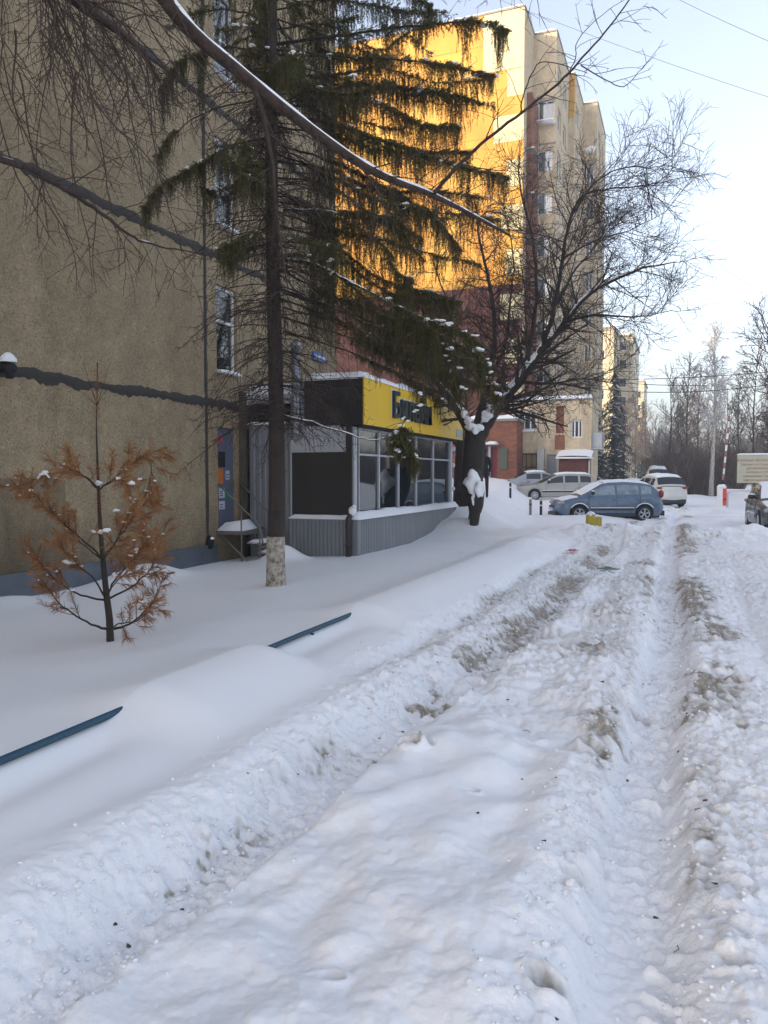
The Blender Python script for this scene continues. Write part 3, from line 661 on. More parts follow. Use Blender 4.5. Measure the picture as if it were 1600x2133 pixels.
g = MB(); g.box(SX+.011, SX+.02, 19.95, 20.55, 2.68, 2.92); S('hours_plate', g, mat('pale_plate', (.45,.45,.45), .5, noise=(22,1,(.12,.12,.12))))
# glazed long side
ms = [13.92, 15.02, 16.22, 17.46, 18.80, 20.26]
for a, b in zip(ms, ms[1:]):
    window(shop, 'x', 0.0, 1, a-FY, b-FY, .845, 2.60, .036, trans=(2.08,), th=.07, fmat='grey_frame', gmat='shopglass', name='shop_window')
g = MB(); g.box(PX-.10, PX+.02, 20.262, 20.45, -.2, 2.64); S('end_post', g, M['sheet_light'])
g = MB(); g.box(HX+.05, PX-.05, 20.30, 20.42, -.2, 3.1); S('end_wall', g, M['sheet'])
g = MB(); g.box(HX+.05, PX-.12, FY+.12, 20.25, .25, .35); S('floor', g, M['concrete'])
g = MB(); g.box(HX+.06, HX+.10, FY+.12, 20.25, .35, 2.6); g.box(HX+.1, PX-.12, FY+.06, FY+.1, .35, 2.6); S('inner_wall', g, mat('inner_plaster', (.20,.19,.18), .8))
for yy in (17.7, 18.4, 19.1, 19.75):
    g = MB()
    for zz in (.95, 1.2, 1.5): g.box(PX-.9, PX-.35, yy, yy+.5, zz, zz+.03)
    g.box(PX-.9, PX-.35, yy-.03, yy, .35, 1.75); S('shelf', g, M['white_frame'])
g = MB(); g.box(PX-.30, PX-.28, 18.95, 19.75, 1.25, 1.80); S('poster', g, mat('teal_poster', (.03,.28,.30), .5, noise=(6,1,(.5,.55,.55))))
# brown downpipe at the corner
dp = empty('downpipe', (PX+.0, FY-.26, 0)); tag(dp, 'brown metal downpipe stump with a snow cap at the shop corner', 'pipe')
g = MB(); g.tube([(0,0,-.2),(0,0,.72),(.0,.0,.83),(.06,.05,.95)], .052, 10); g.build('pipe', M['brown_pipe'], dp, True)
g = MB(); g.tube([(0,0,.30),(0,0,.36)], .062, 10); g.tube([(0,0,.66),(0,0,.72)], .062, 10); g.build('pipe_collar', M['brown_pipe'], dp, True)
g = MB(); g.blob((.06,.05,.98), .075, .075, .10, nu=10); g.blob((.10,.05,1.06), .04, .04, .05, nu=8); g.build('snow_cap', M['snowcap'], dp, True)
# ventilation duct
vd = empty('ventilation_duct', (-7.08, 13.48, 2.4)); tag(vd, 'galvanised vertical ventilation duct rising past the shop roof behind the spruce', 'duct')
g = MB(); g.tube([(0,-.02,.0),(0,-.02,.12),(-.0,0,.3),(0,0,1.75)], .095, 12); g.build('duct_pipe', M['galv'], vd, True)
for zz in (.45, 1.1): 
    g = MB(); g.tube([(0,0,zz),(0,0,zz+.04)], .108, 12); g.build('duct_clamp', M['steel'], vd, True)
g = MB(); g.tube([(0,0,1.78),(0,0,1.90)], [.16,.03], 12); g.build('duct_cowl', M['galv'], vd, True)

# ---- distant stepped apartment block
blk = empty('apartment_block', (-9.7, 49.3, 0)); tag(blk, 'tall stepped apartment block with a sunlit yellow end wall and cream bays', 'building')
ZT = 31.0
def B(name, g, m, smooth=False, label=None, parent=None):
    g.v = [(x+9.7, y-49.3, z) for x, y, z in g.v]; return g.build(name, m, parent or blk, smooth, label)
ch = 13.9
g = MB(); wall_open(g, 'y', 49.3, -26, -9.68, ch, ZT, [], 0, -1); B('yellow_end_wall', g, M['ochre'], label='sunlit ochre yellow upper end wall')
g = MB(); wall_open(g, 'y', 49.3, -26, -9.68, -1, ch, [], 0, -1); B('brick_end_wall', g, M['brick'], label='red brick lower end wall')
# cream blocks stepping along the corner
g = MB(); g.box(-12.3, -9.681, 49.27, 49.298, 27.35, ZT-.05); B('cream_quoin', g, M['cream_paint'])
for k in range(9):
    z0 = 25.65-2.8*k
    if z0 < 3: break
    g = MB(); g.box(-10.75-.35*(k % 2) - (.5 if k == 1 else 0), -9.681, 49.27, 49.298, z0, z0+1.65); B('cream_quoin', g, M['cream_paint'])
g = MB()
for k in range(1, 11): g.box(-25.9, -9.69, 49.285, 49.297, 2.9*k-.02+.1, 2.9*k+.02+.1)
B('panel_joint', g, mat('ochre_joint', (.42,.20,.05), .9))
secs = [(-26, -9.68, 49.3, 52.7), (-20, -8.2, 52.7, 58.7), (-20, -7.8, 58.7, 63.7), (-20, -6.7, 63.7, 70.6)]
fronts = [None, (-9.68, -8.2, 52.7), (-8.2, -7.8, 58.7), (-7.8, -6.7, 63.7)]
frm = []
for i, (x0, x1, y0, y1) in enumerate(secs):
    ops = []
    if i in (1, 3, 2):
        n = 2 if i != 2 else 1
        for k in range(0, 10):
            for q in range(n):
                a = y0+.7+q*(y1-y0-1.0)/n; ops.append((a, a+1.5, 1.6+2.8*k+1.0, 3.1+2.8*k+1.0))
    g = MB(); wall_open(g, 'x', x1, y0, y1, -1, ZT, ops, .18, 1)
    B('side_wall', g, M['cream'])
    for o_ in ops: window(blk, 'x', x1+9.7-.12, 1, o_[0]-49.3, o_[1]-49.3, o_[2], o_[3], .09, mull=((o_[0]+o_[1])/2-49.3,))
    g = MB(); g.box(x0, x1+.05, y0-.06, y1, ZT, ZT+.12); B('roof', g, M['concrete'])
    g = MB(); snow_slab(g, max(x0, x1-5), x1, y0, y1, ZT+.12, .14); B('roof_snow', g, M['snowcap'], True)
    if fronts[i]:
        a, b, yy = fronts[i]; ops = []
        if b-a > .9:
            for k in range(0, 9): ops.append((a+.28, b-.18, 1.65+2.8*k+.75, 1.65+2.8*k+2.15))
            if i == 1: ops[-1] = (a+.28, b-.1, 25.0, 26.8)
        g = MB(); wall_open(g, 'y', yy, a, b, -1, ZT, ops, .2, -1); B('front_wall', g, M['cream'])
        if i == 2: g = MB(); g.box(a+.01, b-.01, yy-.03, yy-.002, 27.9, ZT-.02); B('ochre_top_panel', g, M['ochre'])
        for o_ in ops: window(blk, 'y', yy-49.3+.12, -1, o_[0]+9.7, o_[1]+9.7, o_[2], o_[3], .07, mull=((o_[0]+o_[1])/2+9.7,))
        for k in range(10):
            g = MB(); g.box(a+.02, b-.02, yy-.05, yy-.001, 1.35+2.8*k, 1.43+2.8*k)
            if b-a > .9: B('storey_ledge', g, M['concrete'])
# brick loggia strip beside the corner
g = MB(); g.box(-9.679, -9.35, 50.3, 52.69, -1, 26.2); B('brick_loggia', g, M['brick_orange'])
for k in range(8):
    g = MB(); g.box(-9.679, -9.1, 49.9, 52.60, 2.9+2.8*k, 3.0+2.8*k); B('balcony_slab', g, M['concrete'])
g = MB(); g.box(-9.45, -8.25, 51.9, 52.69, 25.0, 25.1); g.lump((-7.2, 63.55, 27.35), .55, .35, .24); B('canopy_snow', g, M['snowcap'], True)
# two-storey annex with entrances, seen under the bare tree
AY = 48.4
ann = empty('entrance_annex', (-9.9, AY, 0)); tag(ann, 'low two-storey cream and brick annex with garage doors and a snowy porch roof', 'building')
def A(name, g, m, smooth=False, label=None, parent=None):
    g.v = [(x+9.9, y-AY, z) for x, y, z in g.v]; return g.build(name, m, parent or ann, smooth, label)
g = MB(); wall_open(g, 'y', AY, -9.9, -5.2, -.5, 6.3, [(-9.72,-8.55,4.55,5.75),(-7.35,-6.85,4.3,6.0),(-6.45,-5.75,4.0,5.1),(-9.5,-8.5,.3,3.1),(-7.9,-7.3,.3,3.0)], .25, -1)
g.quad((-5.2,AY,-.5),(-5.2,AY+4,-.5),(-5.2,AY+4,6.3),(-5.2,AY,6.3)); A('wall', g, M['cream'])
g = MB(); g.box(-9.95, -5.15, AY-.05, AY+1, 6.3, 6.42); A('roof', g, M['concrete'])
g = MB(); snow_slab(g, -9.9, -5.2, AY-.04, AY+.9, 6.42, .2); A('roof_snow', g, M['snowcap'], True)
window(ann, 'y', .14, -1, .18, 1.35, 4.55, 5.75, .09, mull=(.57,.96)); window(ann, 'y', .14, -1, 3.45, 4.15, 4.0, 5.1, .09, mull=(3.68,3.92))
g = MB(); g.box(-9.72, -8.55, AY-.12, AY-.001, 4.45, 4.54); A('window_ledge', g, M['snowcap'])
g = MB(); g.box(-7.35, -6.85, AY+.2, AY+.24, 4.3, 6.0); g.box(-7.4,-6.8,AY-.05,AY-.002,3.3,4.2); A('brick_loggia', g, M['brick_orange'])
g = MB(); g.box(-9.5, -8.5, AY+.10, AY+.16, .3, 3.1); gd = A('garage_door', g, mat('tan_board', (.30,.20,.10), .8, noise=(6,.6,(.22,.14,.07),(1,1,.3))), label='tan double garage door with dark bars')
g = MB()
for xx in (-9.46, -9.17, -8.83, -8.54): g.box(xx-.02, xx+.02, AY+.07, AY+.099, .3, 3.1)
for zz in (.6, 1.35, 2.2, 3.0): g.box(-9.5, -8.5, AY+.06, AY+.069, zz, zz+.05)
A('door_bar', g, M['dark'])
g = MB(); g.box(-7.9, -7.3, AY+.1, AY+.15, .3, 3.0); A('grey_door', g, M['sheet'])
g = MB(); g.box(-8.42, -8.02, AY-.35, AY-.002, -.3, 3.35); g.box(-7.25, -7.1, AY-.3, AY-.1, -.3, 3.0); A('white_pillar', g, mat('pale_pillar', (.45,.45,.43), .8, noise=(3,.5,(.34,.34,.33))))
g = MB(); g.box(-7.0, -5.25, AY-.9, AY-.002, -.3, 2.75); A('porch', g, M['brick'])
g = MB(); g.box(-6.95, -5.45, AY-.94, AY-.902, -.2, 2.6); dd = A('porch_door', g, mat('brown_planks', (.13,.035,.025), .7), label='dark red plank garage door with chevron boards')
g = MB()
for k in range(7):
    for sgn in (-1, 1):
        for t in range(6):
            x_ = -6.2+sgn*(t*.12); z_ = .5+k*.33-t*.12
            if 0 < z_ < 2.5: g.box(min(x_, x_+sgn*.12)-.001, max(x_, x_+sgn*.12), AY-.955, AY-.942, z_-.03, z_+.01)
A('chevron_board', g, M['dark'])
g = MB(); rows = []
for i in range(9):
    u = i/8; rows.append([(-7.15+2.1*v/8+0.0, AY-1.35+1.35*u, 2.78+.42*u+.10*math.sin(math.pi*v/8)**.4*(1 if u < .99 else 1)) for v in range(9)])
g.grid(rows); g.box(-7.15, -5.05, AY-1.35, AY-.003, 2.70, 2.79); A('porch_roof_snow', g, M['snowcap'], True)
g = MB(); g.box(-5.3, -5.2, AY-.9, AY-.8, -.3, 2.6); A('porch_post', g, M['white_frame'])
g = MB()
for k in range(8): g.box(-5.19, -4.6, AY+.2+k*.2, AY+.22+k*.2, 3.4, 4.3)
g.box(-5.19, -4.55, AY+.1, AY+1.8, 3.3, 3.38); g.box(-4.62, -4.58, AY+.1, AY+1.8, 4.3, 4.35); A('balcony_railing', g, M['grey_frame'])
# brick entrances left of the annex
bw = empty('brick_entrance_wing', (-12.6, 46.5, 0)); tag(bw, 'red brick entrance wing with two dark red doors behind the bare tree', 'building')
def W_(name, g, m, smooth=False, label=None):
    g.v = [(x+12.6, y-46.5, z) for x, y, z in g.v]; return g.build(name, m, bw, smooth, label)
g = MB(); wall_open(g, 'y', 46.5, -13.4, -9.4, -.5, 5.0, [(-11.75,-11.25,.9,3.5),(-11.0,-10.6,.9,3.4)], .2, -1); g.quad((-9.4,46.5,-.5),(-9.4,49.3,-.5),(-9.4,49.3,5),(-9.4,46.5,5)); W_('wall', g, M['brick_orange'])
g = MB(); g.box(-13.5, -9.3, 46.4, 49.2, 5.0, 5.15); W_('roof', g, M['concrete'])
g = MB(); snow_slab(g, -13.4, -9.35, 46.45, 49.1, 5.15, .22); W_('roof_snow', g, M['snowcap'], True)
for a, b in ((-11.75,-11.25), (-11.0,-10.6)):
    g = MB(); g.box(a, b, 46.6, 46.65, .9, 3.4); W_('door', g, mat('dark_red_door', (.16,.015,.02), .5))
    g = MB(); g.box(a-.12, a-.001, 46.40, 46.499, .6, 3.5); W_('door_jamb', g, M['grey_frame'])
    g = MB(); g.box(a-.2, b+.1, 46.0, 46.499, 3.55, 3.62); W_('door_canopy', g, M['sheet_light'])
    g = MB(); snow_slab(g, a-.2, b+.1, 46.0, 46.48, 3.62, .16); W_('canopy_snow', g, M['snowcap'], True)
g = MB(); g.box(-10.45, -9.95, 46.44, 46.499, 2.1, 3.4); W_('window_panel', g, mat('greenish_pane', (.10,.11,.08), .4))
g = MB(); g.box(-12.3, -10.2, 45.4, 46.4, -.3, .85); W_('stoop', g, M['concrete'])

# ---- far blocks down the road
def far_block(name, x0, x1, y0, y1, h, label, m, nwx=0):
    o = empty(name, ((x0+x1)/2, y0, 0)); tag(o, label, 'building'); cx = (x0+x1)/2
    g = MB(); g.box(x0-cx, x1-cx, 0, y1-y0, -1, h); g.build('wall', m, o)
    g = MB(); g.box(x0-cx-.2, x1-cx+.2, -.2, y1-y0+.2, h, h+.35); g.build('roof', M['concrete'], o)
    g = MB(); g.box(x0-cx, x1-cx, 0, y1-y0, h+.35, h+.7); g.build('roof_snow', M['snowcap'], o)
    n = int(h/2.9)
    for k in range(n):
        for q in range(nwx):
            a = x0-cx+(q+.28)*(x1-x0)/nwx; g = MB(); g.box(a, a+(x1-x0)/nwx*.42, -.06, -.002, 1.2+2.9*k, 2.7+2.9*k); f_ = g.build('window', M['white_frame'], o)
            g = MB(); g.box(a+.1, a+(x1-x0)/nwx*.42-.1, -.08, -.062, 1.3+2.9*k, 2.6+2.9*k); g.build('pane', M['carglass'], f_)
        for q in range(3):
            a = 2+q*4.5; g = MB(); g.box(x1-cx+.002, x1-cx+.05, a, a+1.6, 1.2+2.9*k, 2.7+2.9*k); g.build('window', M['carglass'], o)
    return o
far_block('panel_block', -19, -7.6, 128, 146, 23.6, 'pale cream block down the road, its top catching the sun', M['far_cream'], 4)
far_block('panel_block', -30, -9.6, 117, 128, 23.0, 'cream block farther down beside the tall stepped one, mostly behind twigs', M['far_cream'], 5)
far_block('panel_block', -12, -8.0, 176, 190, 22.0, 'small hazy sunlit cream block at the end of the road', M['far_cream'], 2)
# unseen block added behind the camera to shade the yard and lower facades
far_block('added_shade_block', -98, -46, -52, -38, 35.5, 'long unseen block added behind the viewer to shade the yard', M['far_cream'], 12)
# ------------------------------------------------------------------ trees
def catmull(pts, n=5):
    pts = [Vector(p) for p in pts]; out = []
    q = [pts[0]*2-pts[1]] + pts + [pts[-1]*2-pts[-2]]
    for i in range(1, len(q)-2):
        a, b, c, d = q[i-1], q[i], q[i+1], q[i+2]
        for k in range(n):
            t = k/n
            out.append(.5*((2*b)+(-a+c)*t+(2*a-5*b+4*c-d)*t*t+(-a+3*b-3*c+d)*t*t*t))
    out.append(pts[-1]); return out
def rnd(a=1.0): return random.uniform(-a, a)
def snap(pts, px, py):
    """the branch point that lies nearest to a sight line of the photo"""
    d = (P(px, py, 10)-CAM).normalized()
    return min(pts, key=lambda q: ((q-CAM)-d*((q-CAM).dot(d))).length)
def rvec(a=1.0): return Vector((rnd(a), rnd(a), rnd(a)))

class Tree:
    def __init__(s): s.paths = []         # (points, radii)
    def grow(s, p, d, L, r0, r1=None, seg=.12, wig=.25, pull=Vector((0,0,0)), pullk=.1):
        n = max(3, int(L/seg)); pts = [Vector(p)]; d = Vector(d).normalized(); r1 = r0*.25 if r1 is None else r1
        for i in range(n):
            d = (d + rvec(wig)*.5 + pull*pullk).normalized(); pts.append(pts[-1]+d*(L/n))
        s.paths.append((pts, [r0+(r1-r0)*i/n for i in range(n+1)])); return s.paths[-1]
    def add(s, pts, r0, r1, n=5, jit=0.0):
        c = catmull(pts, n); L = len(c)-1
        if jit: c = [c[0]]+[p+rvec(jit) for p in c[1:]]
        s.paths.append((c, [r0+(r1-r0)*(i/L)**.8 for i in range(L+1)])); return s.paths[-1]
    def children(s, path, per_m, Lf, rf, ang=(35, 65), start=.15, end=1.0, seg=.12, wig=.25, pull=Vector((0,0,0)), pullk=.1, minr=.0015, up=0.0, lenfall=.5):
        pts, rad = path; out = []
        tot = sum((pts[i+1]-pts[i]).length for i in range(len(pts)-1)); cnt = max(1, int(tot*per_m+random.random()))
        for k in range(cnt):
            t = start+(end-start)*(k+random.random())/cnt; f = t*(len(pts)-1); i = min(int(f), len(pts)-2); q = pts[i].lerp(pts[i+1], f-i)
            tv = (pts[i+1]-pts[i]).normalized(); side = tv.cross(rvec()).normalized(); a = R(random.uniform(*ang))
            d = tv*math.cos(a)+side*math.sin(a); d.z += up; L = Lf*(1-lenfall*t)*random.uniform(.6, 1.25); r = max(minr, rad[i]*rf)
            out.append(s.grow(q, d, L, r, max(minr*.6, r*.3), seg, wig, pull, pullk))
        return out
    def mesh(s, name, m, parent, paths=None, thick=.012, smooth=True):
        ps = paths if paths is not None else s.paths
        V, F = fast_tubes(ps, lambda r: 12 if r > .1 else (8 if r > .04 else (6 if r > .02 else (4 if r > .012 else 3))))
        return np_mesh(name, V, F, m, parent, smooth)
    def snow(s, name, parent, rmin=.012, slope=.75, cover=.8, paths=None, k=.9, mat_='snowcap'):
        g = MB()
        for pts, rad in (paths if paths is not None else s.paths):
            run = []; rr = []
            ph = random.random()*20
            for i, p in enumerate(pts):
                t = (pts[min(i+1, len(pts)-1)]-pts[max(i-1, 0)]).normalized()
                ok = rad[i] > rmin and abs(t.z) < slope and (math.sin(i*.9+ph)*.5+.5+random.random()*.3) < cover*1.3
                if ok: run.append(p+Vector((0, 0, rad[i]*.75))); rr.append(rad[i]*k*random.uniform(.75, 1.15))
                if (not ok or i == len(pts)-1) and run:
                    if len(run) > 1:
                        rr[0] *= .4; rr[-1] *= .4
                        if len(run) > 2: g.tube(run, rr, 6)
                        else: g.tube([run[0], run[1]], rr, 5)
                    run = []; rr = []
        if g.v: return g.build(name, M[mat_], parent, True)

DOWN = Vector((0, 0, -1)); UP = Vector((0, 0, 1))

# ---- the big bough tree whose trunk stands just left of the picture
def bough_tree():
    random.seed(21)
    root = empty('broadleaf_tree', (-4.35, 1.5, .2)); tag(root, 'bare dark tree reaching in from the upper left with a long snow-topped bough', 'tree')
    inv = Vector((4.35, -1.5, -.2))
    T = Tree(); o = Vector((-4.35, 1.5, .2))
    trunk = T.add([o+Vector((0,0,-.4)), o+Vector((0,0,1.5)), o+Vector((.05,.05,3.2)), o+Vector((.0,.15,5.2)), o+Vector((-.2,.4,8)), o+Vector((-.1,.5,10.5))], .24, .06)
    b1 = T.add([o+Vector((0,.1,4.9)), P(120,-420,4.4), P(340,-5,4.9), P(520,168,5.3), P(700,308,5.8), P(800,368,6.1), P(880,398,6.35), P(945,428,6.6), P(1010,462,6.8), P(1062,490,7.0)], .060, .010, 6)
    b1b = T.add([P(905,402,6.4), P(955,345,6.35), P(1015,290,6.2), P(1090,232,6.1), P(1165,172,6.0), P(1215,118,5.9), P(1270,55,5.8), P(1318,-12,5.7)], .019, .005, 5, .004)
    b2 = T.add([o+Vector((0,.1,4.4)), P(-40,-160,4.6), P(150,0,4.9), P(240,62,5.1), P(300,112,5.3), P(330,170,5.4)], .045, .008, 5)
    b3 = T.add([o+Vector((0,.1,3.1)), P(-220,230,3.9), P(-40,318,4.3), P(60,350,4.6), P(150,402,4.9), P(220,450,5.1), P(270,490,5.3), P(330,512,5.5), P(430,530,5.8)], .030, .004, 5, .006)
    b4 = T.add([P(518,160,5.3), P(545,230,5.35), P(566,330,5.4), P(575,430,5.5), P(588,520,5.6), P(600,600,5.7)], .022, .005, 5, .004)
    b5 = T.add([o+Vector((0,.1,5.4)), P(-40,-420,4.2), P(20,-180,4.5), P(90,-20,4.7), P(150,90,4.8)], .03, .006, 5)
    b6 = T.add([P(1085,236,6.1), P(1090,200,6.1), P(1110,150,6.1), P(1130,128,6.1), P(1180,138,6.1), P(1225,152,6.1)], .008, .003, 4, .004)
    b7 = T.add([P(1210,135,5.9), P(1260,165,5.9), P(1300,180,5.9), P(1330,150,5.9), P(1368,112,5.9)], .007, .002, 4, .004)
    b8 = T.add([P(1180,160,6.0), P(1200,120,6.0), P(1203,85,6.0), P(1255,30,6.0), P(1300,0,6.0)], .006, .002, 4, .004)
    big = [trunk, b1, b1b, b2, b3, b4, b5]
    tw = []
    tw += T.children(b1, 5, .95, .22, (30, 80), .40, 1.0, .09, .30, DOWN, .10, .003)
    tw += T.children(b1b, 5, .45, .45, (30, 70), .15, 1.0, .07, .30, UP, .02, .0022)
    tw += T.children(b2, 7, .95, .35, (30, 80), .25, 1.0, .08, .30, DOWN, .14, .003)
    tw += T.children(b3, 4.5, .75, .35, (30, 75), .35, 1.0, .08, .30, DOWN, .10, .003)
    tw += T.children(b4, 7, .55, .4, (30, 75), .1, 1.0, .08, .35, DOWN, .06, .003)
    tw += T.children(b5, 8, 1.0, .35, (30, 80), .35, 1.0, .08, .3, DOWN, .14, .003)
    # long hanging shoots in front of the house wall
    for k in range(44):
        px = random.uniform(-60, 330); D = random.uniform(4.4, 6.0); p = P(px, random.uniform(-160, -10) if k % 3 else random.uniform(60, 200), D)
        tw.append(T.grow(p, Vector((rnd(.5)+.25, rnd(.3), -1)), random.uniform(.7, 1.45), random.uniform(.005, .009), .0026, .08, .30, Vector((.35,.1,-.5)), .10))
    for px, py in ((860,-60),(1030,-50),(1075,-60),(1110,-40),(930,-80),(1000,-60)):
        tw.append(T.grow(P(px, py, 6), Vector((rnd(.3), 0, -1)), random.uniform(.25, .5), .005, .0015, .07, .35, DOWN, .05))
    t2 = []
    for p_ in tw+[b6, b7, b8]: t2 += T.children(p_, 9, .34, .55, (30, 70), .1, 1.0, .055, .30, DOWN, .06, .0026)
    t3 = []
    for p_ in t2: t3 += T.children(p_, 6, .14, .6, (30, 70), .2, 1.0, .04, .3, DOWN, .05, .0019)
    for lst in (T.paths,):
        for pts, rad in lst:
            for i in range(len(pts)): pts[i] = pts[i]+inv
    T.mesh('trunk', M['bark_bough'], root, [trunk]); T.mesh('bough', M['bark_bough'], root, [b1, b1b, b2, b3, b4, b5])
    T.mesh('twigs', M['twig'], root, tw+[b6, b7, b8]+t2+t3)
    T.snow('snow_cover', root, .012, .9, 5, [b1], .80*random.uniform(.98, 1.02)); T.snow('branch_snow', root, .004, .5, .30, [b1b, b3, b2], .9)
    # buds on the far twigs
bough_tree()

# ---- the spreading bare tree beyond the shop
def mid_tree():
    random.seed(5)
    base = Vector((-4.95, 19.0, 0)); base.z = gz(base.x, base.y)-.1
    root = empty('bare_tree', tuple(base)); tag(root, 'spreading bare tree with snow in its forks standing past the shop corner', 'tree')
    T = Tree(); D = 19.6
    tr = T.add([base, P(990,1040,D), P(984,1000,D), P(988,950,D), P(990,900,D)], .25, .28, 5)
    tr[1][:] = [.13+.15*min(1, max(0, (p.z-base.z-.25)/.55)) for p in tr[0]]
    stump = T.add([base+Vector((.12,-.35,-.05)), P(992,1040,19.0), P(990,1012,19.1), P(984,985,19.3)], .11, .22, 4)
    L_ = T.add([P(985,915,D), P(962,872,D), P(940,835,19.2), P(908,795,18.8), P(872,742,18.4), P(840,660,18), P(800,600,17.8)], .12, .02, 5, .02)
    L2 = T.add([P(940,835,19.2), P(935,790,19.4), P(945,720,19.8), P(930,630,20.2), P(900,540,20.4)], .06, .012, 5, .02)
    Mi = T.add([P(990,905,D), P(1002,855,D), P(1016,790,19.8), P(1030,710,20), P(1024,610,20.1), P(1000,500,20.1), P(990,420,20)], .13, .014, 5, .02)
    M2 = T.add([P(1016,790,19.8), P(1050,730,20.5), P(1062,640,21), P(1070,540,21.2), P(1050,430,21.4)], .055, .01, 5, .02)
    Rr = T.add([P(1000,910,D), P(1030,858,19.5), P(1085,790,19.3), P(1130,728,19), P(1175,672,18.8), P(1230,612,18.6), P(1320,565,18.4), P(1405,545,18.3)], .17, .012, 5, .02)
    R2 = T.add([P(1130,728,19), P(1155,640,18.8), P(1172,540,18.6), P(1190,450,18.4), P(1225,402,18.3), P(1320,388,18.2), P(1420,372,18.1)], .07, .008, 5, .02)
    R3 = T.add([P(1085,790,19.3), P(1108,700,19.8), P(1118,600,20.3), P(1108,490,20.6), P(1085,395,20.7), P(1080,340,20.7)], .075, .01, 5, .02)
    R4 = T.add([P(1175,672,18.8), P(1240,655,18.2), P(1320,660,17.8), P(1400,648,17.6)], .045, .006, 5, .02)
    R5 = T.add([P(1040,846,19.5), P(1090,838,18.8), P(1150,800,18.2), P(1220,790,17.8), P(1290,800,17.6)], .05, .006, 5, .02)
    R6 = T.add([P(1190,450,18.4), P(1240,380,18.6), P(1300,350,18.8), P(1380,345,19), P(1425,298,19)], .03, .005, 5, .02)
    R7 = T.add([P(1172,540,18.6), P(1240,500,18.2), P(1310,480,18), P(1390,440,18)], .03, .005, 5, .02)
    R8 = T.add([P(1155,640,18.8), P(1200,560,20), P(1250,500,21), P(1270,440,21.5)], .04, .006, 5, .02)
    scaff = [L_, L2, Mi, M2, Rr, R2, R3, R4, R5, R6, R7, R8]
    lv1 = []
    for s_ in scaff: lv1 += T.children(s_, 5.6, 1.75, .42, (30, 75), .12, 1.0, .16, .22, Vector((.1,0,.35)), .05, .010)
    lv2 = []
    for s_ in lv1: lv2 += T.children(s_, 6.6, .95, .5, (28, 65), .12, 1.0, .12, .24, UP, .03, .0066)
    lv3 = []
    for s_ in lv2: lv3 += T.children(s_, 6.8, .42, .6, (28, 60), .2, 1.0, .10, .22, UP, .02, .0043)
    # drooping sprays low on the right and in the middle
    for s_ in (R4, R5, Rr, Mi, R3, L_, L2, M2):
        q = T.children(s_, 3, 1.3, .3, (40, 90), .3, 1.0, .14, .25, DOWN, .09, .006); lv2 += q
        for z in q: lv3 += T.children(z, 6, .5, .6, (30, 60), .2, 1.0, .1, .25, DOWN, .06, .0050)
    for pts, rad in T.paths:
        for i in range(len(pts)): pts[i] = pts[i]-base
    T.mesh('trunk', M['bark'], root, [tr, stump]); T.mesh('limb', M['bark'], root, scaff)
    T.mesh('twigs', M['twig'], root, lv1+lv2+lv3)
    T.snow('snow_cover', root, .03, .93, 3, [L_, Rr, Mi, L2, R2], 1.05); T.snow('branch_snow', root, .006, .6, .18, lv1, 1.0)
    g = MB()
    c = P(991,893,19.25)-base; 
    for dx, dz, rx, rz in ((-.12,.05,.16,.13),(.10,.02,.14,.12),(0,-.05,.12,.12),(.28,.30,.20,.16),(.42,.52,.13,.12),(-.3,.38,.10,.16),(-.2,.2,.12,.14)):
        g.lump(c+Vector((dx*.93,dx*.36,dz)), rx*.8, .14, rz*.8)
    g.build('fork_snow', M['snowcap'], root, True)
    g = MB(); c = P(986,1012,18.95)-base; g.lump(c+Vector((-.04,0,.06)), .19, .2, .26, amp=.35); g.lump(c+Vector((.16,-.02,-.10)), .12, .15, .20, amp=.4); g.lump(c+Vector((.02,-.05,-.28)), .06, .1, .16, amp=.4); g.build('burl_snow', M['snowcap'], root, True)
    g = MB(); g.blob(P(970,1030,19.2)-base, .2, .2, .3, nu=10, nv=6, jit=.2); g.blob(P(992,1040,19.05)-base, .22, .2, .34, nu=10, nv=6, jit=.2); g.build('burl', M['bark'], root, True)
    # second darker trunk just behind
    r2 = empty('tree_trunk', tuple(P(957,1010,21.6))); tag(r2, 'dark second trunk between the shop end and the snow-forked tree', 'tree')
    T = Tree(); b = Vector(r2.location)
    a = T.add([Vector((0,0,-1.2)), Vector((0,0,.3)), Vector((.02,0,1.2)), Vector((-.1,.1,2.2)), Vector((-.4,.2,3.6)), Vector((-.3,.4,5.4))], .21, .03, 5)
    k = T.children(a, 3, 1.4, .4, (30,70), .35, 1, .15, .25, UP, .05, .007); k2 = []
    for z in k: k2 += T.children(z, 4, .6, .5, (30,60), .2, 1, .12, .25, UP, .03, .004)
    T.mesh('trunk', M['bark'], r2, [a]); T.mesh('twigs', M['twig'], r2, k+k2)
    g = MB()
    for dz in (.55, 1.0, -.1): g.blob((-.12,-.2,dz), .05, .05, .06, nu=8)
    g.build('snow_dabs', M['snowcap'], r2, True)
mid_tree()

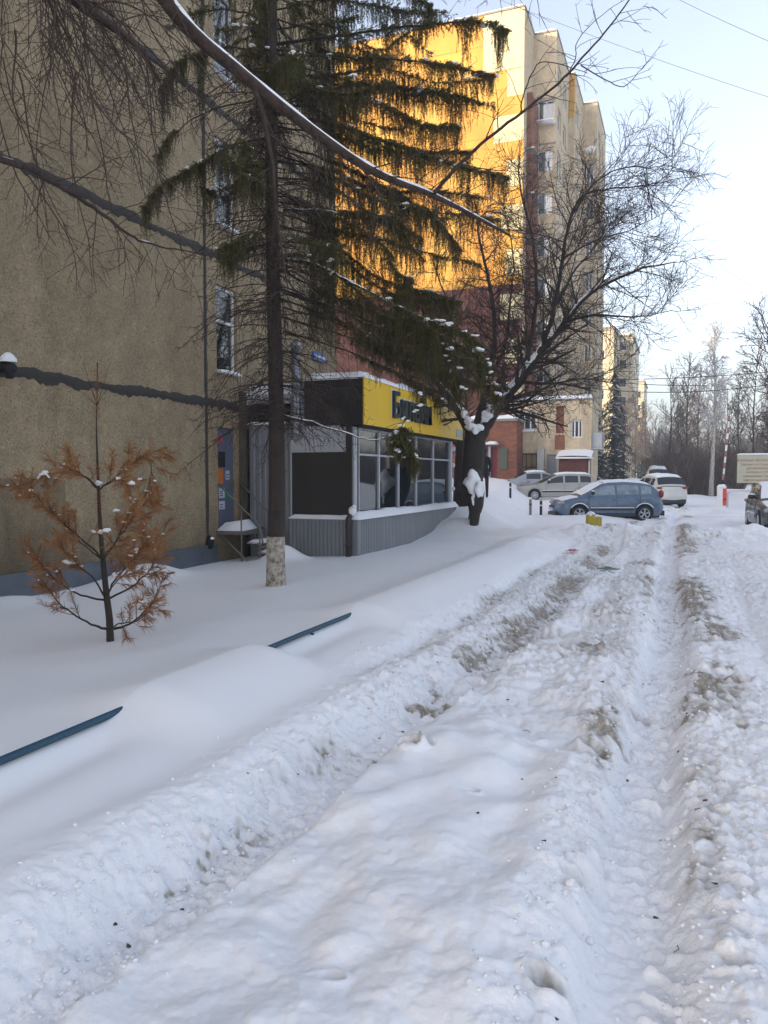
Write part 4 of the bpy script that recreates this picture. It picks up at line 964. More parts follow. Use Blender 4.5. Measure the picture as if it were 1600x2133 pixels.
# ---- spruce
class Strands:
    """hanging shoots of a conifer: flat needle blades round drooping axes, all built at once"""
    def __init__(s): s.p = []; s.d = []; s.L = []; s.w = []; s.pull = []
    def add(s, p, d, L, w, pull): s.p.append(tuple(p)); s.d.append(tuple(d)); s.L.append(L); s.w.append(w); s.pull.append(pull)
    def build(s, name, m, parent, base, rows=4, step=.021, hw=.0042):
        rg = np.random.default_rng(4); p = np.array(s.p)-np.array(base); d = np.array(s.d); L = np.array(s.L); w0 = np.array(s.w); pull = np.array(s.pull)[:, None]
        d /= np.linalg.norm(d, axis=1, keepdims=True)+1e-9; n = np.maximum(3, (L/step).astype(int)); sg = (L/n)[:, None]; VV = []
        for i in range(int(n.max())):
            act = n > i
            d = d+rg.uniform(-.16, .16, d.shape)+pull*np.array([0, 0, -1]); d /= np.linalg.norm(d, axis=1, keepdims=True); p2 = p+d*sg
            pa, da = p[act], d[act]; t = (i/n)[act]; w_ = (w0[act]*(1-.55*t)*rg.uniform(.65, 1.25, len(t)))[:, None]
            for _ in range(rows):
                side = np.cross(da, rg.normal(size=da.shape)); side /= np.linalg.norm(side, axis=1, keepdims=True)+1e-9
                tip = pa+da*w_*.9+side*w_; o = np.cross(da, side)*hw
                VV.append(np.stack([pa-o, pa+o, tip+o*.5, tip-o*.5], 1))
            p = p2
        V = np.concatenate(VV).reshape(-1, 3); F = np.arange(len(V)).reshape(-1, 4)
        return np_mesh(name, V, F, m, parent)
def spruce():
    random.seed(33)
    bx, by = P(575,1222,10.6).x, P(575,1222,10.6).y; base = Vector((bx, by, gz(bx, by)-.12)); bz = base.z
    root = empty('spruce_tree', tuple(base)); tag(root, 'tall spruce with whitewashed foot and drooping olive sprays in front of the shop', 'tree')
    T = Tree()
    def tp(z): return Vector((bx+.02*math.sin(z*.8), by+.015*math.sin(z*.6+1), z))
    tr = T.add([Vector((bx, by, bz)), Vector((bx, by, bz+.3))]+[tp(z) for z in (1.5, 3, 5, 7, 9, 11, 13, 14.5)], .128, .02, 6)
    tr[1][:] = [max(.02, .122-.0068*(p.z-bz)) for p in tr[0]]; tr[1][0] = .15
    D = 10.6; limbs = []; foli = []     # (path, density, strand length, start)
    def br(pts, r0=.02, fol=1.0, sl=.3, st=.35, snow=False, jit=.012):
        p = T.add(pts, r0, .004, 5, jit); limbs.append(p); foli.append((p, fol, sl, st)); return p
    br([P(578,92,D), P(700,76,10.4), P(820,60,10.3), P(920,48,10.2), P(1000,46,10.2), P(1056,68,10.2)], .024, 1.1, .34, .22)
    br([P(578,115,D), P(720,118,10.3), P(860,128,10.1), P(960,142,10), P(1030,160,10)], .02, 1.1, .30, .2)
    br([P(578,182,D), P(700,176,10.7), P(820,182,10.8), P(930,196,10.9), P(1030,224,10.9)], .022, 1.1, .36, .25)
    br([P(578,235,D), P(700,262,10.3), P(820,300,10.1), P(930,338,10), P(1060,372,10)], .022, 1.2, .36, .2)
    br([P(578,300,D), P(700,340,10.9), P(820,400,11.1), P(900,450,11.2), P(960,520,11.2)], .02, 1.2, .40, .2)
    s1 = br([P(590,437,D), P(650,438,10.4), P(720,446,10.3), P(800,452,10.2), P(880,500,10.2)], .018, .9, .30, .45)
    s2 = br([P(590,540,D), P(650,548,10.4), P(700,572,10.2), P(760,604,10), P(830,640,9.9), P(900,668,9.8), P(960,690,9.7), P(1010,725,9.7)], .024, .75, .22, .42)
    s3 = br([P(590,602,D), P(680,636,10.9), P(760,672,11), P(850,700,11), P(930,732,11), P(1020,760,11)], .018, .9, .30, .40)
    s4 = br([P(590,865,D), P(650,880,10.4), P(720,903,10.2), P(780,916,10.1), P(840,905,10.1)], .017, .15, .2, .85)
    br([P(562,285,D), P(500,300,10.2), P(440,330,10), P(380,365,9.9), P(330,395,9.9), P(298,440,9.9)], .018, 1.1, .30, .28)
    br([P(562,125,D), P(490,100,10.2), P(420,110,10), P(370,135,10), P(335,190,10)], .018, .9, .34, .45)
    br([P(562,45,D), P(480,20,10.3), P(400,30,10.1), P(350,60,10.1)], .018, .5, .3, .4)
    br([P(562,200,D), P(500,215,10.1), P(430,235,9.9), P(360,280,9.8), P(325,330,9.8)], .016, .25, .3, .7)
    br([P(575,0,D), P(660,-30,10.4), P(760,-40,10.3), P(860,-10,10.2), P(900,20,10.2)], .02, 1.1, .34, .3)
    br([P(575,470,D), P(540,480,10), P(500,500,9.7), P(455,520,9.6)], .015, .8, .28, .35)
    for (a, b, c) in ((610, 705, 990), (640, 760, 1010), (660, 740, 950), (690, 790, 920)):    # low right sprays
        br([P(590,a,D), P(720,a+40,11.3), P(850,b,11.4), P(c,b+45,11.4)], .015, .9, .30, .38)
    # more right-hand boughs so their curtains overlap
    for (y0, y1, xe, dd) in ((20,20,930,11.2),(60,95,900,11.3),(150,158,1000,11.0),(215,250,960,10.2),(262,318,990,11.2),(335,420,1010,10.4),(370,470,930,10.0),(400,530,880,11.3),(440,560,1000,10.5),(500,640,940,11.1),(420,600,860,10.0),(470,640,960,10.8),(540,690,900,9.9),(560,720,980,11.2),(130,200,940,10.9),(320,470,1040,10.1),(620,760,960,10.6)):
        br([P(578,y0,D), P(680,y0+(y1-y0)*.25+rnd(22),D+(dd-D)*.4), P(790,y0+(y1-y0)*.6+rnd(26),D+(dd-D)*.8), P((790+xe)/2,y0+(y1-y0)*.8+rnd(20),dd), P(xe,y1+rnd(20),dd)], .015, random.uniform(.5, 1.2), random.uniform(.30, .60), .16)
    # bough hanging in front of the shop glass
    br([P(895,735,9.6), P(888,800,9.5), P(868,850,9.5), P(838,890,9.5), P(850,930,9.5), P(868,975,9.5)], .010, 4.0, .20, .60)
    br([P(838,890,9.5), P(826,915,9.5), P(832,950,9.5)], .005, 4.0, .16, .1)
    br([P(960,690,9.7), P(1000,740,9.6), P(1020,790,9.6), P(1035,830,9.6)], .010, 2.4, .22, .1)
    br([P(900,670,9.8), P(930,720,9.7), P(950,780,9.7), P(955,830,9.7)], .010, 2.4, .24, .1)
    # all-round boughs higher up and behind
    for k in range(78):
        z = random.uniform(4.4, 11.0); a = random.uniform(0, 2*math.pi); L = (2.35-.10*(z-4.4))*random.uniform(.45, 1.0)
        if math.cos(a-R(21)) > .75 and z < 5.5: L *= .7
        if math.cos(a-R(21)) < -.2: L *= .60
        p0 = tp(z); dx = Vector((math.cos(a), math.sin(a), 0))
        br([p0, p0+dx*L*.35+UP*rnd(.08), p0+dx*L*.7+DOWN*(.10+.12*random.random()), p0+dx*L+DOWN*random.uniform(.05, .35)], .016, random.uniform(.25, .8), random.uniform(.22, .42), random.uniform(.15, .4))
    # thin dead branchlets on the lower trunk
    dead = []
    for k in range(250):
        z = random.uniform(2.3, 7.2); a = random.uniform(0, 2*math.pi); p0 = tp(z); L = random.uniform(.4, 1.5)
        dead.append(T.grow(p0, Vector((math.cos(a), math.sin(a), .05)), L, .010, .004, .09, .22, DOWN, .07))
    d2 = []
    for q in dead: d2 += T.children(q, 10, .42, .5, (35, 75), .2, 1, .06, .28, DOWN, .12, .0038)
    for (p, fo, sl, st) in foli: d2 += T.children(p, 7, .5, .25, (45, 85), .1, .8, .07, .28, DOWN, .16, .0038)
    d3 = []
    for q in d2: d3 += T.children(q, 6, .14, .6, (35, 65), .2, 1, .05, .28, DOWN, .1, .0030)
    N = Strands()
    for (p, fo, sl, st) in foli:
        pts, rad = p; L = sum((pts[i+1]-pts[i]).length for i in range(len(pts)-1)); n = int(L*120*fo)
        ph = random.random()*30; cl = vnoise(np.arange(n)*0+np.linspace(0, 9*L/2, n)+ph, np.zeros(n)+ph, 3).tolist()
        for k in range(n):
            t = st+(1-st)*k/n; f = t*(len(pts)-1); i = min(int(f), len(pts)-2); q = pts[i].lerp(pts[i+1], f-i); tv = (pts[i+1]-pts[i]).normalized()
            side = tv.cross(UP).normalized()*rnd(1); clump = .18+1.75*cl[k]**1.5
            if random.random() > clump+.2: continue
            off = side*random.uniform(0, .24)*(1.2-t*.6)
            ln = sl*random.uniform(.35, 1.5)*(1.25-.45*t)*clump
            N.add(q+off*.3, side*.9+tv*.35, max(.06, off.length*1.3), .024, .05)
            N.add(q+off, side*.3+tv*.15+DOWN, ln, .024, .25)
            if random.random() < .30: N.add(q, UP*.35+tv+side, .10, .022, 0)
    S_ = MB()
    for (p, fo, sl, st) in foli:
        pts, rad = p
        for k in range(int(3*fo+1)):
            i = random.randrange(int(len(pts)*.3), len(pts)); c = pts[min(i, len(pts)-1)]+Vector((rnd(.06), rnd(.06), .022)); tv = rvec(.02)
            s_ = random.uniform(.3, 1.1); S_.lump(c, .045*s_, .035*s_, .020*s_, nu=10, nv=6, amp=.4)
            if random.random() < .5: S_.blob(c+Vector((rnd(.06), rnd(.06), -.02)), .025, .02, .014, nu=7, nv=4, jit=.25)
    for px, py, s_ in ((1000,728,1.6),(1018,742,1.2),(985,700,1),(905,672,1.6),(925,680,1.3),(500,50,1.3),(765,225,1.4),(790,238,1.2),(880,180,1.3),(905,183,1.0),(860,210,1.5),(840,430,1.4),(600,395,1.1),(1000,95,1.4),(1010,120,1.2),(945,335,1.3),(890,995-400,1),(1005,790,1),(1020,800,1)):
        q_ = snap([z_ for f_ in foli for z_ in f_[0][0]], px, py)+Vector((0,0,.012))
        [S_.lump(q_+Vector((rnd(.08), rnd(.05), rnd(.012))), .050*s_*f_, .036*s_*f_, .018*s_*f_, nu=12, nv=7, amp=.42) for f_ in (1, .6, .45)]
    for pts, rad in T.paths:
        for i in range(len(pts)): pts[i] = pts[i]-base
    S_.v = [(x-base.x, y-base.y, z-base.z) for x, y, z in S_.v]
    tr2 = tr[0]; iw = [i for i, p in enumerate(tr2) if p.z < .80]
    T.mesh('trunk', M['bark'], root, [tr])
    g = MB(); pts = [Vector((0,0,-.05)), Vector((0,0,.2)), Vector((0,0,.4)), Vector((0,0,.6)), Vector((0.003,0,.80))]; g.tube(pts, [.153,.137,.131,.128,.126], 14); g.build('whitewash', M['whitewash'], root, True)
    T.mesh('branches', M['bark'], root, limbs); T.mesh('dead_twigs', M['twig'], root, dead+d2+d3)
    N.build('needle_sprays', M['spruce'], root, tuple(base))
    T.snow('branch_snow', root, .006, .6, 3, [s1, s2, s4, s3], 1.0)
    S_.build('snow_clumps', M['snowcap'], root, True)
spruce()

# ---- small dead pine
def dead_pine():
    random.seed(12)
    b = P(230,1342,6.9); base = Vector((b.x, b.y, gz(b.x, b.y)-.03)); root = empty('young_pine', tuple(base))
    tag(root, 'small dead pine with rust brown needles and dabs of snow in the front garden', 'tree')
    T = Tree(); D = 6.9
    def Q(px, py, dd=0): return P(px, py, D+dd)
    tr = T.add([base, Q(228,1290), Q(222,1240), Q(214,1160), Q(208,1080), Q(205,1010), Q(201,900), Q(202,840), Q(203,755)], .036, .006, 5)
    tr[1][:] = [max(.0045, .036-.0155*(p.z-base.z)) for p in tr[0]]
    main = []
    def br(pts, r=.012): p = T.add(pts, r, .003, 5, .006); main.append(p); return p
    br([Q(226,1312), Q(190,1300,-.1), Q(140,1270,-.2), Q(110,1240,-.25), Q(95,1215,-.25)], .013)
    br([Q(228,1312), Q(270,1300,.1), Q(300,1275,.1), Q(325,1240,.15), Q(338,1205,.15)], .013)
    br([Q(226,1312), Q(250,1300,-.3), Q(290,1290,-.45), Q(320,1255,-.5)], .010)
    br([Q(222,1250), Q(170,1240,-.1), Q(120,1210,-.15), Q(85,1175,-.15), Q(60,1135,-.15)], .012)
    br([Q(222,1250), Q(270,1225,.1), Q(305,1195,.15), Q(330,1150,.2), Q(345,1090,.2)], .012)
    br([Q(220,1245), Q(190,1200,-.3), Q(150,1165,-.4), Q(120,1130,-.4)], .011)
    br([Q(220,1245), Q(245,1200,-.3), Q(285,1160,-.4), Q(310,1120,-.4)], .011)
    br([Q(220,1245), Q(240,1215,.35), Q(275,1180,.45), Q(300,1130,.5)], .010)
    br([Q(213,1165), Q(180,1130,-.1), Q(130,1090,-.15), Q(100,1060,-.15), Q(70,1030,-.1), Q(40,1010,-.1)], .011)
    br([Q(213,1165), Q(240,1130,.1), Q(270,1090,.15), Q(300,1050,.15), Q(325,1025,.15)], .010)
    br([Q(213,1165), Q(235,1140,-.3), Q(255,1100,-.4), Q(275,1060,-.4)], .010)
    br([Q(213,1165), Q(180,1140,.3), Q(150,1110,.4), Q(140,1085,.4)], .009)
    br([Q(205,1022), Q(180,995,-.05), Q(150,985,-.05), Q(110,985,-.05), Q(70,1000,-.05), Q(35,1018,-.05)], .009)
    br([Q(205,1022), Q(235,1000,.05), Q(270,970,.05), Q(300,950,.05), Q(345,935,.05)], .009)
    br([Q(300,950,.05), Q(315,965,.05), Q(310,1010,.05), Q(300,1035,.05)], .006)
    br([Q(205,1022), Q(190,1000,-.25), Q(165,985,-.35), Q(148,960,-.35)], .006)
    br([Q(205,1022), Q(225,1005,-.25), Q(250,1000,-.35), Q(275,1010,-.35)], .006)
    tops = [T.add([Q(202,845), Q(x, y)], .003, .0015, 3, .003) for x, y in ((160,810),(172,752),(230,755),(228,800),(186,790))]
    sub = []
    for m_ in main: sub += T.children(m_, 14, .28, .5, (30, 65), .30, 1.0, .05, .25, UP, .10, .0022)
    sub2 = []
    for m_ in sub: sub2 += T.children(m_, 8, .12, .6, (30, 60), .2, 1.0, .04, .25, UP, .08, .0018)
    N = MB()
    def needles(path, t0, t1, per, L=.085, sp=.55):
        pts, rad = path; tot = sum((pts[i+1]-pts[i]).length for i in range(len(pts)-1)); n = int(tot*(t1-t0)*per)
        for k in range(n):
            t = t0+(t1-t0)*random.random(); f = t*(len(pts)-1); i = min(int(f), len(pts)-2); q = pts[i].lerp(pts[i+1], f-i); tv = (pts[i+1]-pts[i]).normalized()
            side = tv.cross(rvec()).normalized(); d = (tv*.9+side*sp+DOWN*.25).normalized(); ln = L*random.uniform(.6, 1.2)
            o_ = d.cross(rvec()).normalized()*.0011; mid = q+d*ln*.6; tip = q+d*ln+DOWN*ln*.25; b_ = len(N.v)
            N.v += [tuple(q-o_), tuple(q+o_), tuple(mid+o_), tuple(tip), tuple(mid-o_)]; N.face((b_, b_+1, b_+2, b_+3, b_+4))
    for i, m_ in enumerate(main):
        if i < 3: needles(m_, .6, 1, 500)
        else: needles(m_, .45, 1, 520)
    for m_ in sub:
        z = m_[0][0].z-base.z
        if z < .36 and random.random() < .6: continue
        needles(m_, .15, 1, 400)
    for m_ in sub2:
        z = m_[0][0].z-base.z
        if z < .36 and random.random() < .5: continue
        needles(m_, 0, 1, 320, .072)
    needles(tr, .80, .97, 380, .06, .8); needles(tr, .52, .62, 500, .06, .9)
    S_ = MB()
    for m_ in random.sample(main+sub, 52):
        pts = m_[0]; c = pts[random.randrange(len(pts)//2, len(pts))]
        if c.z-base.z < .45: continue
        s_ = random.uniform(.3, .95); S_.lump(c+Vector((0,0,.012)), .026*s_, .020*s_, .013*s_, nu=9, nv=5, amp=.45)
    for px, py, s_ in ((90,990,1.6),(205,1000,1.5),(270,1010,1.3),(148,1172,2.2),(210,1112,1.3),(245,1202,1.4),(283,1145,1.2),(160,1220,1.2),(182,1108,1.2),(218,1110,1.2),(232,1068,1.1)):
        S_.lump(snap([z_ for f_ in main+sub+[tr] for z_ in f_[0]], px, py)+Vector((0,0,.014)), .028*s_, .022*s_, .014*s_, nu=10, nv=6, amp=.42)
    S_.tube([P(78,998,6.82), P(84,988,6.82), P(95,986,6.82), P(103,995,6.82)], [.007,.012,.012,.007], 7)
    for pts, rad in T.paths:
        for i in range(len(pts)): pts[i] = pts[i]-base
    for g in (N, S_): g.v = [(x-base.x, y-base.y, z-base.z) for x, y, z in g.v]
    T.mesh('trunk', M['bark'], root, [tr]); T.mesh('branches', M['bark_bough'], root, main+tops+sub+sub2)
    N.build('needles', M['rust'], root); S_.build('snow_dabs', M['snowcap'], root, True)
dead_pine()

# ---- trees down the road
def bare_tree(name, loc, h, spread, label, mt, mw, seed, dens=1.0, droop=0.0, trunkr=None, snow=False, lean=(0, 0), group=None, clear=.25):
    random.seed(seed); x, y = loc; z = gz(x, y)-.3; root = empty(name, (x, y, z)); tag(root, label, 'tree', group)
    T = Tree(); r = trunkr or h*.012
    tr = T.add([Vector((0,0,0)), Vector((rnd(.1),rnd(.1),h*.3)), Vector((lean[0]*.5+rnd(.2),lean[1]*.5+rnd(.2),h*.62)), Vector((lean[0],lean[1],h))], r, r*.12, 6, .02)
    pull = DOWN if droop > 0 else UP; th = .015*h/9
    l1 = T.children(tr, 2.6*dens, spread*1.5, .42, (25, 55), clear, 1.0, .5, .18, UP, .10, th*1.6, lenfall=.62)
    l2 = []
    for q in l1: l2 += T.children(q, 3.6*dens, spread*.55, .5, (25, 60), .12, 1, .35, .22, pull, .05+droop, th)
    l3 = []
    for q in l2: l3 += T.children(q, 4.6*dens, spread*.28, .6, (25, 55), .15, 1, .28, .2, pull, .05+droop*2, th*.75)
    T.mesh('trunk', mt, root, [tr]); T.mesh('crown', mw, root, l1+l2+l3)
    if snow: T.snow('branch_snow', root, th*1.5, .8, .55, l1, 1.3)
    return root
def place(o, x, y, rz, s, label, group=None):
    c = copy_tree(o); c.location = (x, y, gz(x, y)-.3); c.rotation_euler = (0, 0, rz); c.scale = (s, s, s); c['label'] = label
    if group: c['group'] = group
    return c
def at(px, D):
    p = P(px, 992, D); return p.x, p.y
WOOD = 'bare trees along the far side of the yard'
g1 = bare_tree('bare_tree', at(1392, 66), 10.5, 1.9, 'bare twiggy tree nearest the gap of the road, left edge of the brown grove', M['bark'], M['twig_far'], 101, 1.0)
g2 = bare_tree('bare_tree', at(1432, 74), 12.8, 2.3, 'tall brown-twigged tree just left of the white birch', M['bark'], M['twig_far'], 102, 1.0)
g3 = bare_tree('bare_tree', at(1512, 62), 9, 2.0, 'low bare tree behind the barrier pole', M['bark'], M['twig_far'], 103, 1.1)
for t_ in (g1, g2, g3): t_['group'] = WOOD
spots = [(g2, 1455, 82, 1.0, 'brown-twigged tree directly behind the white birch trunk'), (g1, 1538, 70, 1.0, 'bare tree behind the left edge of the cream sign board'),
         (g3, 1572, 60, 1.25, 'bare tree behind the middle of the cream sign board'), (g2, 1595, 78, .95, 'bare tree at the right picture edge above the sign board'),
         (g1, 1470, 92, 1.05, 'far brown tree seen between the birch and the barrier pole'), (g3, 1415, 88, 1.3, 'far low tree filling the grove right of the road gap'),
         (g1, 1345, 92, .95, 'bare tree left of the road gap, above the white car'), (g2, 1322, 100, .95, 'tall grey tree left of the road gap, right of the far cream block'),
         (g3, 1300, 74, 1.0, 'bare tree in front of the far cream block, right of the dark fir'), (g1, 1362, 125, 1.1, 'pale hazy tree at the left side of the road gap'),
         (g2, 1386, 140, 1.0, 'pale hazy tree at the right side of the road gap'), (g3, 1250, 70, 1.1, 'bare tree just left of the dark fir beside the porch roof'),
         (g1, 1625, 66, 1.1, 'bare tree standing past the right edge behind the dark car'), (g3, 1490, 100, 1.2, 'small far tree low behind the birch foot')]
for k, (src, px, D, s, lb) in enumerate(spots):
    x, y = at(px, D); place(src, x, y, k*1.3, s, lb, WOOD)
birch = bare_tree('birch_tree', at(1482, 57), 12.6, 1.8, 'tall birch with a white trunk and frosted hanging crown behind the barrier', M['birch'], M['frost'], 110, 1.3, .10, .20, clear=.42)
x, y = at(1448, 120); c = place(birch, x, y, 2.0, 1.2, 'pale frosted tree top rising far behind the brown grove')
lime = bare_tree('snowy_tree', at(1430, 55), 6.2, 1.3, 'small leaning tree with snow-lined forked branches at the road gap', M['bark'], M['twig_far'], 111, .8, 0, .09, snow=True, lean=(-.9, -.5), clear=.1)
big = bare_tree('broad_tree', at(1640, 44), 10.5, 2.6, 'broad dark tree with a snow-lined limb at the right picture edge', M['bark'], M['twig'], 112, 1.1, .02, .2, snow=True, lean=(-1.2, 0), clear=.12)

def fir(name, loc, h, r, label, seed, m='fir_far', snow=.12):
    random.seed(seed); x, y = loc; z = gz(x, y)-.2; root = empty(name, (x, y, z)); tag(root, label, 'tree')
    g = MB(); g.tube([(0,0,0),(0,0,h)], [h*.014, .01], 6); g.build('trunk', M['bark'], root, True)
    N = MB(); S_ = MB()
    n = int(h*26)
    for k in range(n):
        t = (k/n)**1.15; zz = h*(.06+.93*t); L = r*(1-t)**.8*random.uniform(.65, 1.15)+.12; a = random.random()*2*math.pi; d = Vector((math.cos(a), math.sin(a), 0)); q = Vector((0,0,zz))
        m_ = max(3, int(L/.16))
        for i in range(m_):
            f = (i+.4)/m_; c = q+d*L*f+Vector((0,0,-.32*L*f*f+.04))
            for s_ in range(5):
                sd = Vector((-d.y, d.x, 0))*rnd(.30)*(1.1-f*.6)*min(1, L); e = c+sd+d*.12+Vector((0,0,-random.uniform(.05,.26))); w_ = .035; b_ = len(N.v)
                o_ = Vector((rnd(), rnd(), rnd())).normalized()*w_
                N.v += [tuple(c+sd*.2-o_), tuple(c+sd*.2+o_), tuple(e+o_*.5), tuple(e-o_*.5)]; N.face((b_, b_+1, b_+2, b_+3))
            if random.random() < snow: S_.blob(c+Vector((0,0,.05)), .11, .09, .035, nu=6, nv=3, jit=.3)
    N.build('crown', M[m], root); S_.build('crown_snow', M['snowcap'], root, True)
    return root
fir('fir_tree', at(1277, 62), 9.8, 1.9, 'dark pointed fir in front of the far cream block, left of the road gap', 120)
fir('fir_tree', at(1243, 60), 6.0, 1.4, 'shorter dark fir close beside the snowy porch roof', 121)
fir('fir_tree', at(1337, 104), 12.0, 1.9, 'slender hazy conifer left of the road gap', 122, snow=.05)

# hedge and undergrowth masses
def thicket(name, x0, x1, y0, y1, h, n, label, m, seed, th=.02):
    random.seed(seed); g = MB()
    XX = np.random.default_rng(seed).uniform(x0, x1, n); YY = np.random.default_rng(seed+1).uniform(y0, y1, n); ZZ = ground_h(XX, YY, False)[0]-.1; NN = vnoise(XX*.4, YY*.4, seed)
    for k in range(n):
        x, y, z = float(XX[k]), float(YY[k]), float(ZZ[k]); q = Vector((x, y, z)); hh = h*random.uniform(.45, 1.1)*(.7+.5*float(NN[k]))
        pts = [q]; d = Vector((rnd(.35), rnd(.35), 1))
        for i in range(4): d = (d+rvec(.25)).normalized(); pts.append(pts[-1]+d*hh/4)
        g.tube(pts, [th, th*.9, th*.7, th*.5, th*.3], 3, cap=False)
        for j in range(4):
            p = pts[random.randrange(1, 4)]; d2 = (Vector((rnd(), rnd(), .7))).normalized(); e = p+d2*hh*.22; g.tube([p, e, e+(d2+rvec(.5)).normalized()*hh*.18], [th*.5, th*.4, th*.25], 3, cap=False)
    o = g.build(name, m, None); tag(o, label, kind='stuff'); return o
x0, y0 = at(1242, 68); 
thicket('brown_thicket', -2.2, 4.6, 66, 75, 4.2, 1500, 'dense brown undergrowth behind the parked cars left of the road gap', mat('brown_twigs', (.10,.062,.045), .95, noise=(.8,.7,(.15,.12,.10))), 131, .03)
thicket('grove_undergrowth', 7.5, 24, 66, 80, 4.6, 2600, 'dark undergrowth filling the grove behind the barrier and sign', mat('dark_twigs', (.075,.058,.048), .95, noise=(.6,.7,(.13,.11,.10))), 132, .032)
thicket('far_wood', -14, 46, 150, 175, 10, 2600, 'hazy grey wood closing the view far behind', M['twig_far'], 133, .10)

# ------------------------------------------------------------------ low pipe rail
rail = empty('pipe_rail', (-3.10, 5, .25)); tag(rail, 'low blue painted pipe rail sunk in the snow along the garden edge', 'railing')
g = MB(); g.tube([(0,-6.5,0),(0,-3,.0),(0,1,.01),(0,4.2,-.01),(0,12,.0)], .0215, 12); g.build('pipe', M['blue_rail'], rail, True)
for yy in (-5.6, -3.2, -.9, 1.19, 3.4, 5.6):
    g = MB(); g.tube([(0,yy,-.7),(0,yy,-.02)], .019, 10); g.build('post', M['blue_rail'], rail, True)
# ------------------------------------------------------------------ cars
def car(spec, name, loc, rz, label):
    L, Wd, H_ = spec['L'], spec['W'], spec['H']; hw = Wd/2; body = M_car(spec['col']); root = empty(name, loc, rz); tag(root, label, 'car')
    R_ = spec.get('R', .30); wf, wr = spec['wf'], spec['wr']; sill = .20; hood = spec['hood']; roof = spec['roof']
    hx = [p[0] for p in hood][::-1]; hz = [p[1] for p in hood][::-1]
    def ztop(x): return float(np.interp(x, hx, hz))
    rx = [p[0] for p in roof][::-1]; rz_ = [p[1] for p in roof][::-1]
    def zroof(x): return float(np.interp(x, rx, rz_))
    Ra = R_+.055
    def zbot(x):
        z = sill + .10*max(0, (abs(x)-L/2+.30)/.30)
        for wx in (wf, wr):
            if abs(x-wx) < Ra: z = max(z, R_+math.sqrt(Ra*Ra-(x-wx)**2))
        return min(z, ztop(x)-.12)
    def plan(x):
        u = abs(x)/(L/2); return 1-.13*u**5-.03*u**2
    xs = set(np.linspace(-L/2, L/2, 41))
    for wx in (wf, wr):
        for a in np.linspace(0, math.pi, 15): xs.add(wx+Ra*math.cos(a))
        xs.add(wx-Ra-.002); xs.add(wx+Ra+.002)
    for s_ in (-1, 1):
        for e in (.02, .05, .10): xs.add(s_*(L/2-e))
    xs = sorted(xs)
    bulge = [(0, .955), (.18, .985), (.42, 1.0), (.60, .998), (.74, .985), (.88, .955), (1.0, .90)]
    def side_pt(x, t, b, sg):
        zb, zt = zbot(x), ztop(x); e = max(0, 1-(L/2-abs(x))/.16); z = zb+(zt-zb)*t
        pull = 1-.55*e*e*0
        y = hw*plan(x)*b*sg*(1-.10*e**2)
        xx = x*(1-.030*e*(2*t-1)**2*1.2)
        return (xx, y, z)
    g = MB()
    for sg in (-1, 1): g.grid([[side_pt(x, t, b, sg) for x in xs] for t, b in bulge])
    top = []
    for x in xs:
        y0 = hw*plan(x)*.90*(1-.10*max(0, 1-(L/2-abs(x))/.16)**2); top.append([(side_pt(x, 1, .9, 1)[0]+.06*(1-(v/4)**2)*(1 if x > 0 else -1)*(abs(x) > L/2-.2), y0*v/4, ztop(x)+.035*(1-(v/4)**2)) for v in range(-4, 5)])
    g.grid(top)
    for xe, sgn in ((xs[0], -1), (xs[-1], 1)):
        rows = []
        for t, b in bulge:
            pr = side_pt(xe, t, b, 1); bow = .09*math.sin(math.pi*min(1, max(0, t*.8+.1)))
            rows.append([(pr[0]+sgn*(bow+.05)*(1-(v/6)**2), pr[1]*v/6, pr[2]+(.035*(1-(v/6)**2) if t == 1 else 0)) for v in range(-6, 7)])
        g.grid(rows)
    bo = g.build('body', body, root, True)
    g = MB(); g.box(-L/2+.15, L/2-.15, -hw+.20, hw-.20, .16, min(ztop(0), .62)); g.build('underbody', M['dark'], root)
    # cabin
    x_c, x_e = roof[0][0], roof[-1][0]; cx = sorted(set(list(np.linspace(x_e, x_c, 45))+[p[0] for p in roof]+[v for w_ in spec['win'] for v in w_[:2]]))
    bw = hw*.925
    def cab(x, t, sg):
        zb = ztop(x)-.02; zt = max(zb+.005, zroof(x)); z = zb+(zt-zb)*t; k = (z-zb)/(H_-zb); y = (bw*plan(x)-.02)*(1-.235*k**1.15)
        return Vector((x, sg*y, z))
    ts = [0, .12, .45, .80, .90, 1.0]; G = {'body': MB(), 'side_glass': MB(), 'wind': MB(), 'rear': MB()}; SG = {}
    for sg in (-1, 1):
        for i in range(len(cx)-1):
            for j in range(len(ts)-1):
                xm = (cx[i]+cx[i+1])/2; isg = 1 <= j <= 2 and any(a < xm < b for a, b in spec['win']) and zroof(xm)-ztop(xm) > .10
                q = [cab(cx[i], ts[j], sg), cab(cx[i+1], ts[j], sg), cab(cx[i+1], ts[j+1], sg), cab(cx[i], ts[j+1], sg)]
                (SG.setdefault((sg, [k_ for k_, w_ in enumerate(spec['win']) if w_[0] < xm < w_[1]][0]), MB()) if isg else G['body']).quad(*q)
    xA, xC = spec['wsh'], spec['rsh']
    for i in range(len(cx)-1):
        a, b = cx[i], cx[i+1]; xm = (a+b)/2; key = 'wind' if (xm > xA[0] and xm < xA[1]) else ('rear' if (xm < xC[1] and xm > xC[0]) else 'body')
        for v in range(-4, 4):
            def rp(x, v):
                e = cab(x, 1, 1); return Vector((x+(.05 if x > 0 else -.05)*(1-(v/4)**2)*(1 if (x > xA[0]-.1 or x < xC[1]+.1) else 0), e.y*v/4, e.z+.05*(1-(v/4)**2)))
            kk = key if abs(v+.5) < 3.9 else key
            G[kk].quad(rp(a, v), rp(a, v+1), rp(b, v+1), rp(b, v))
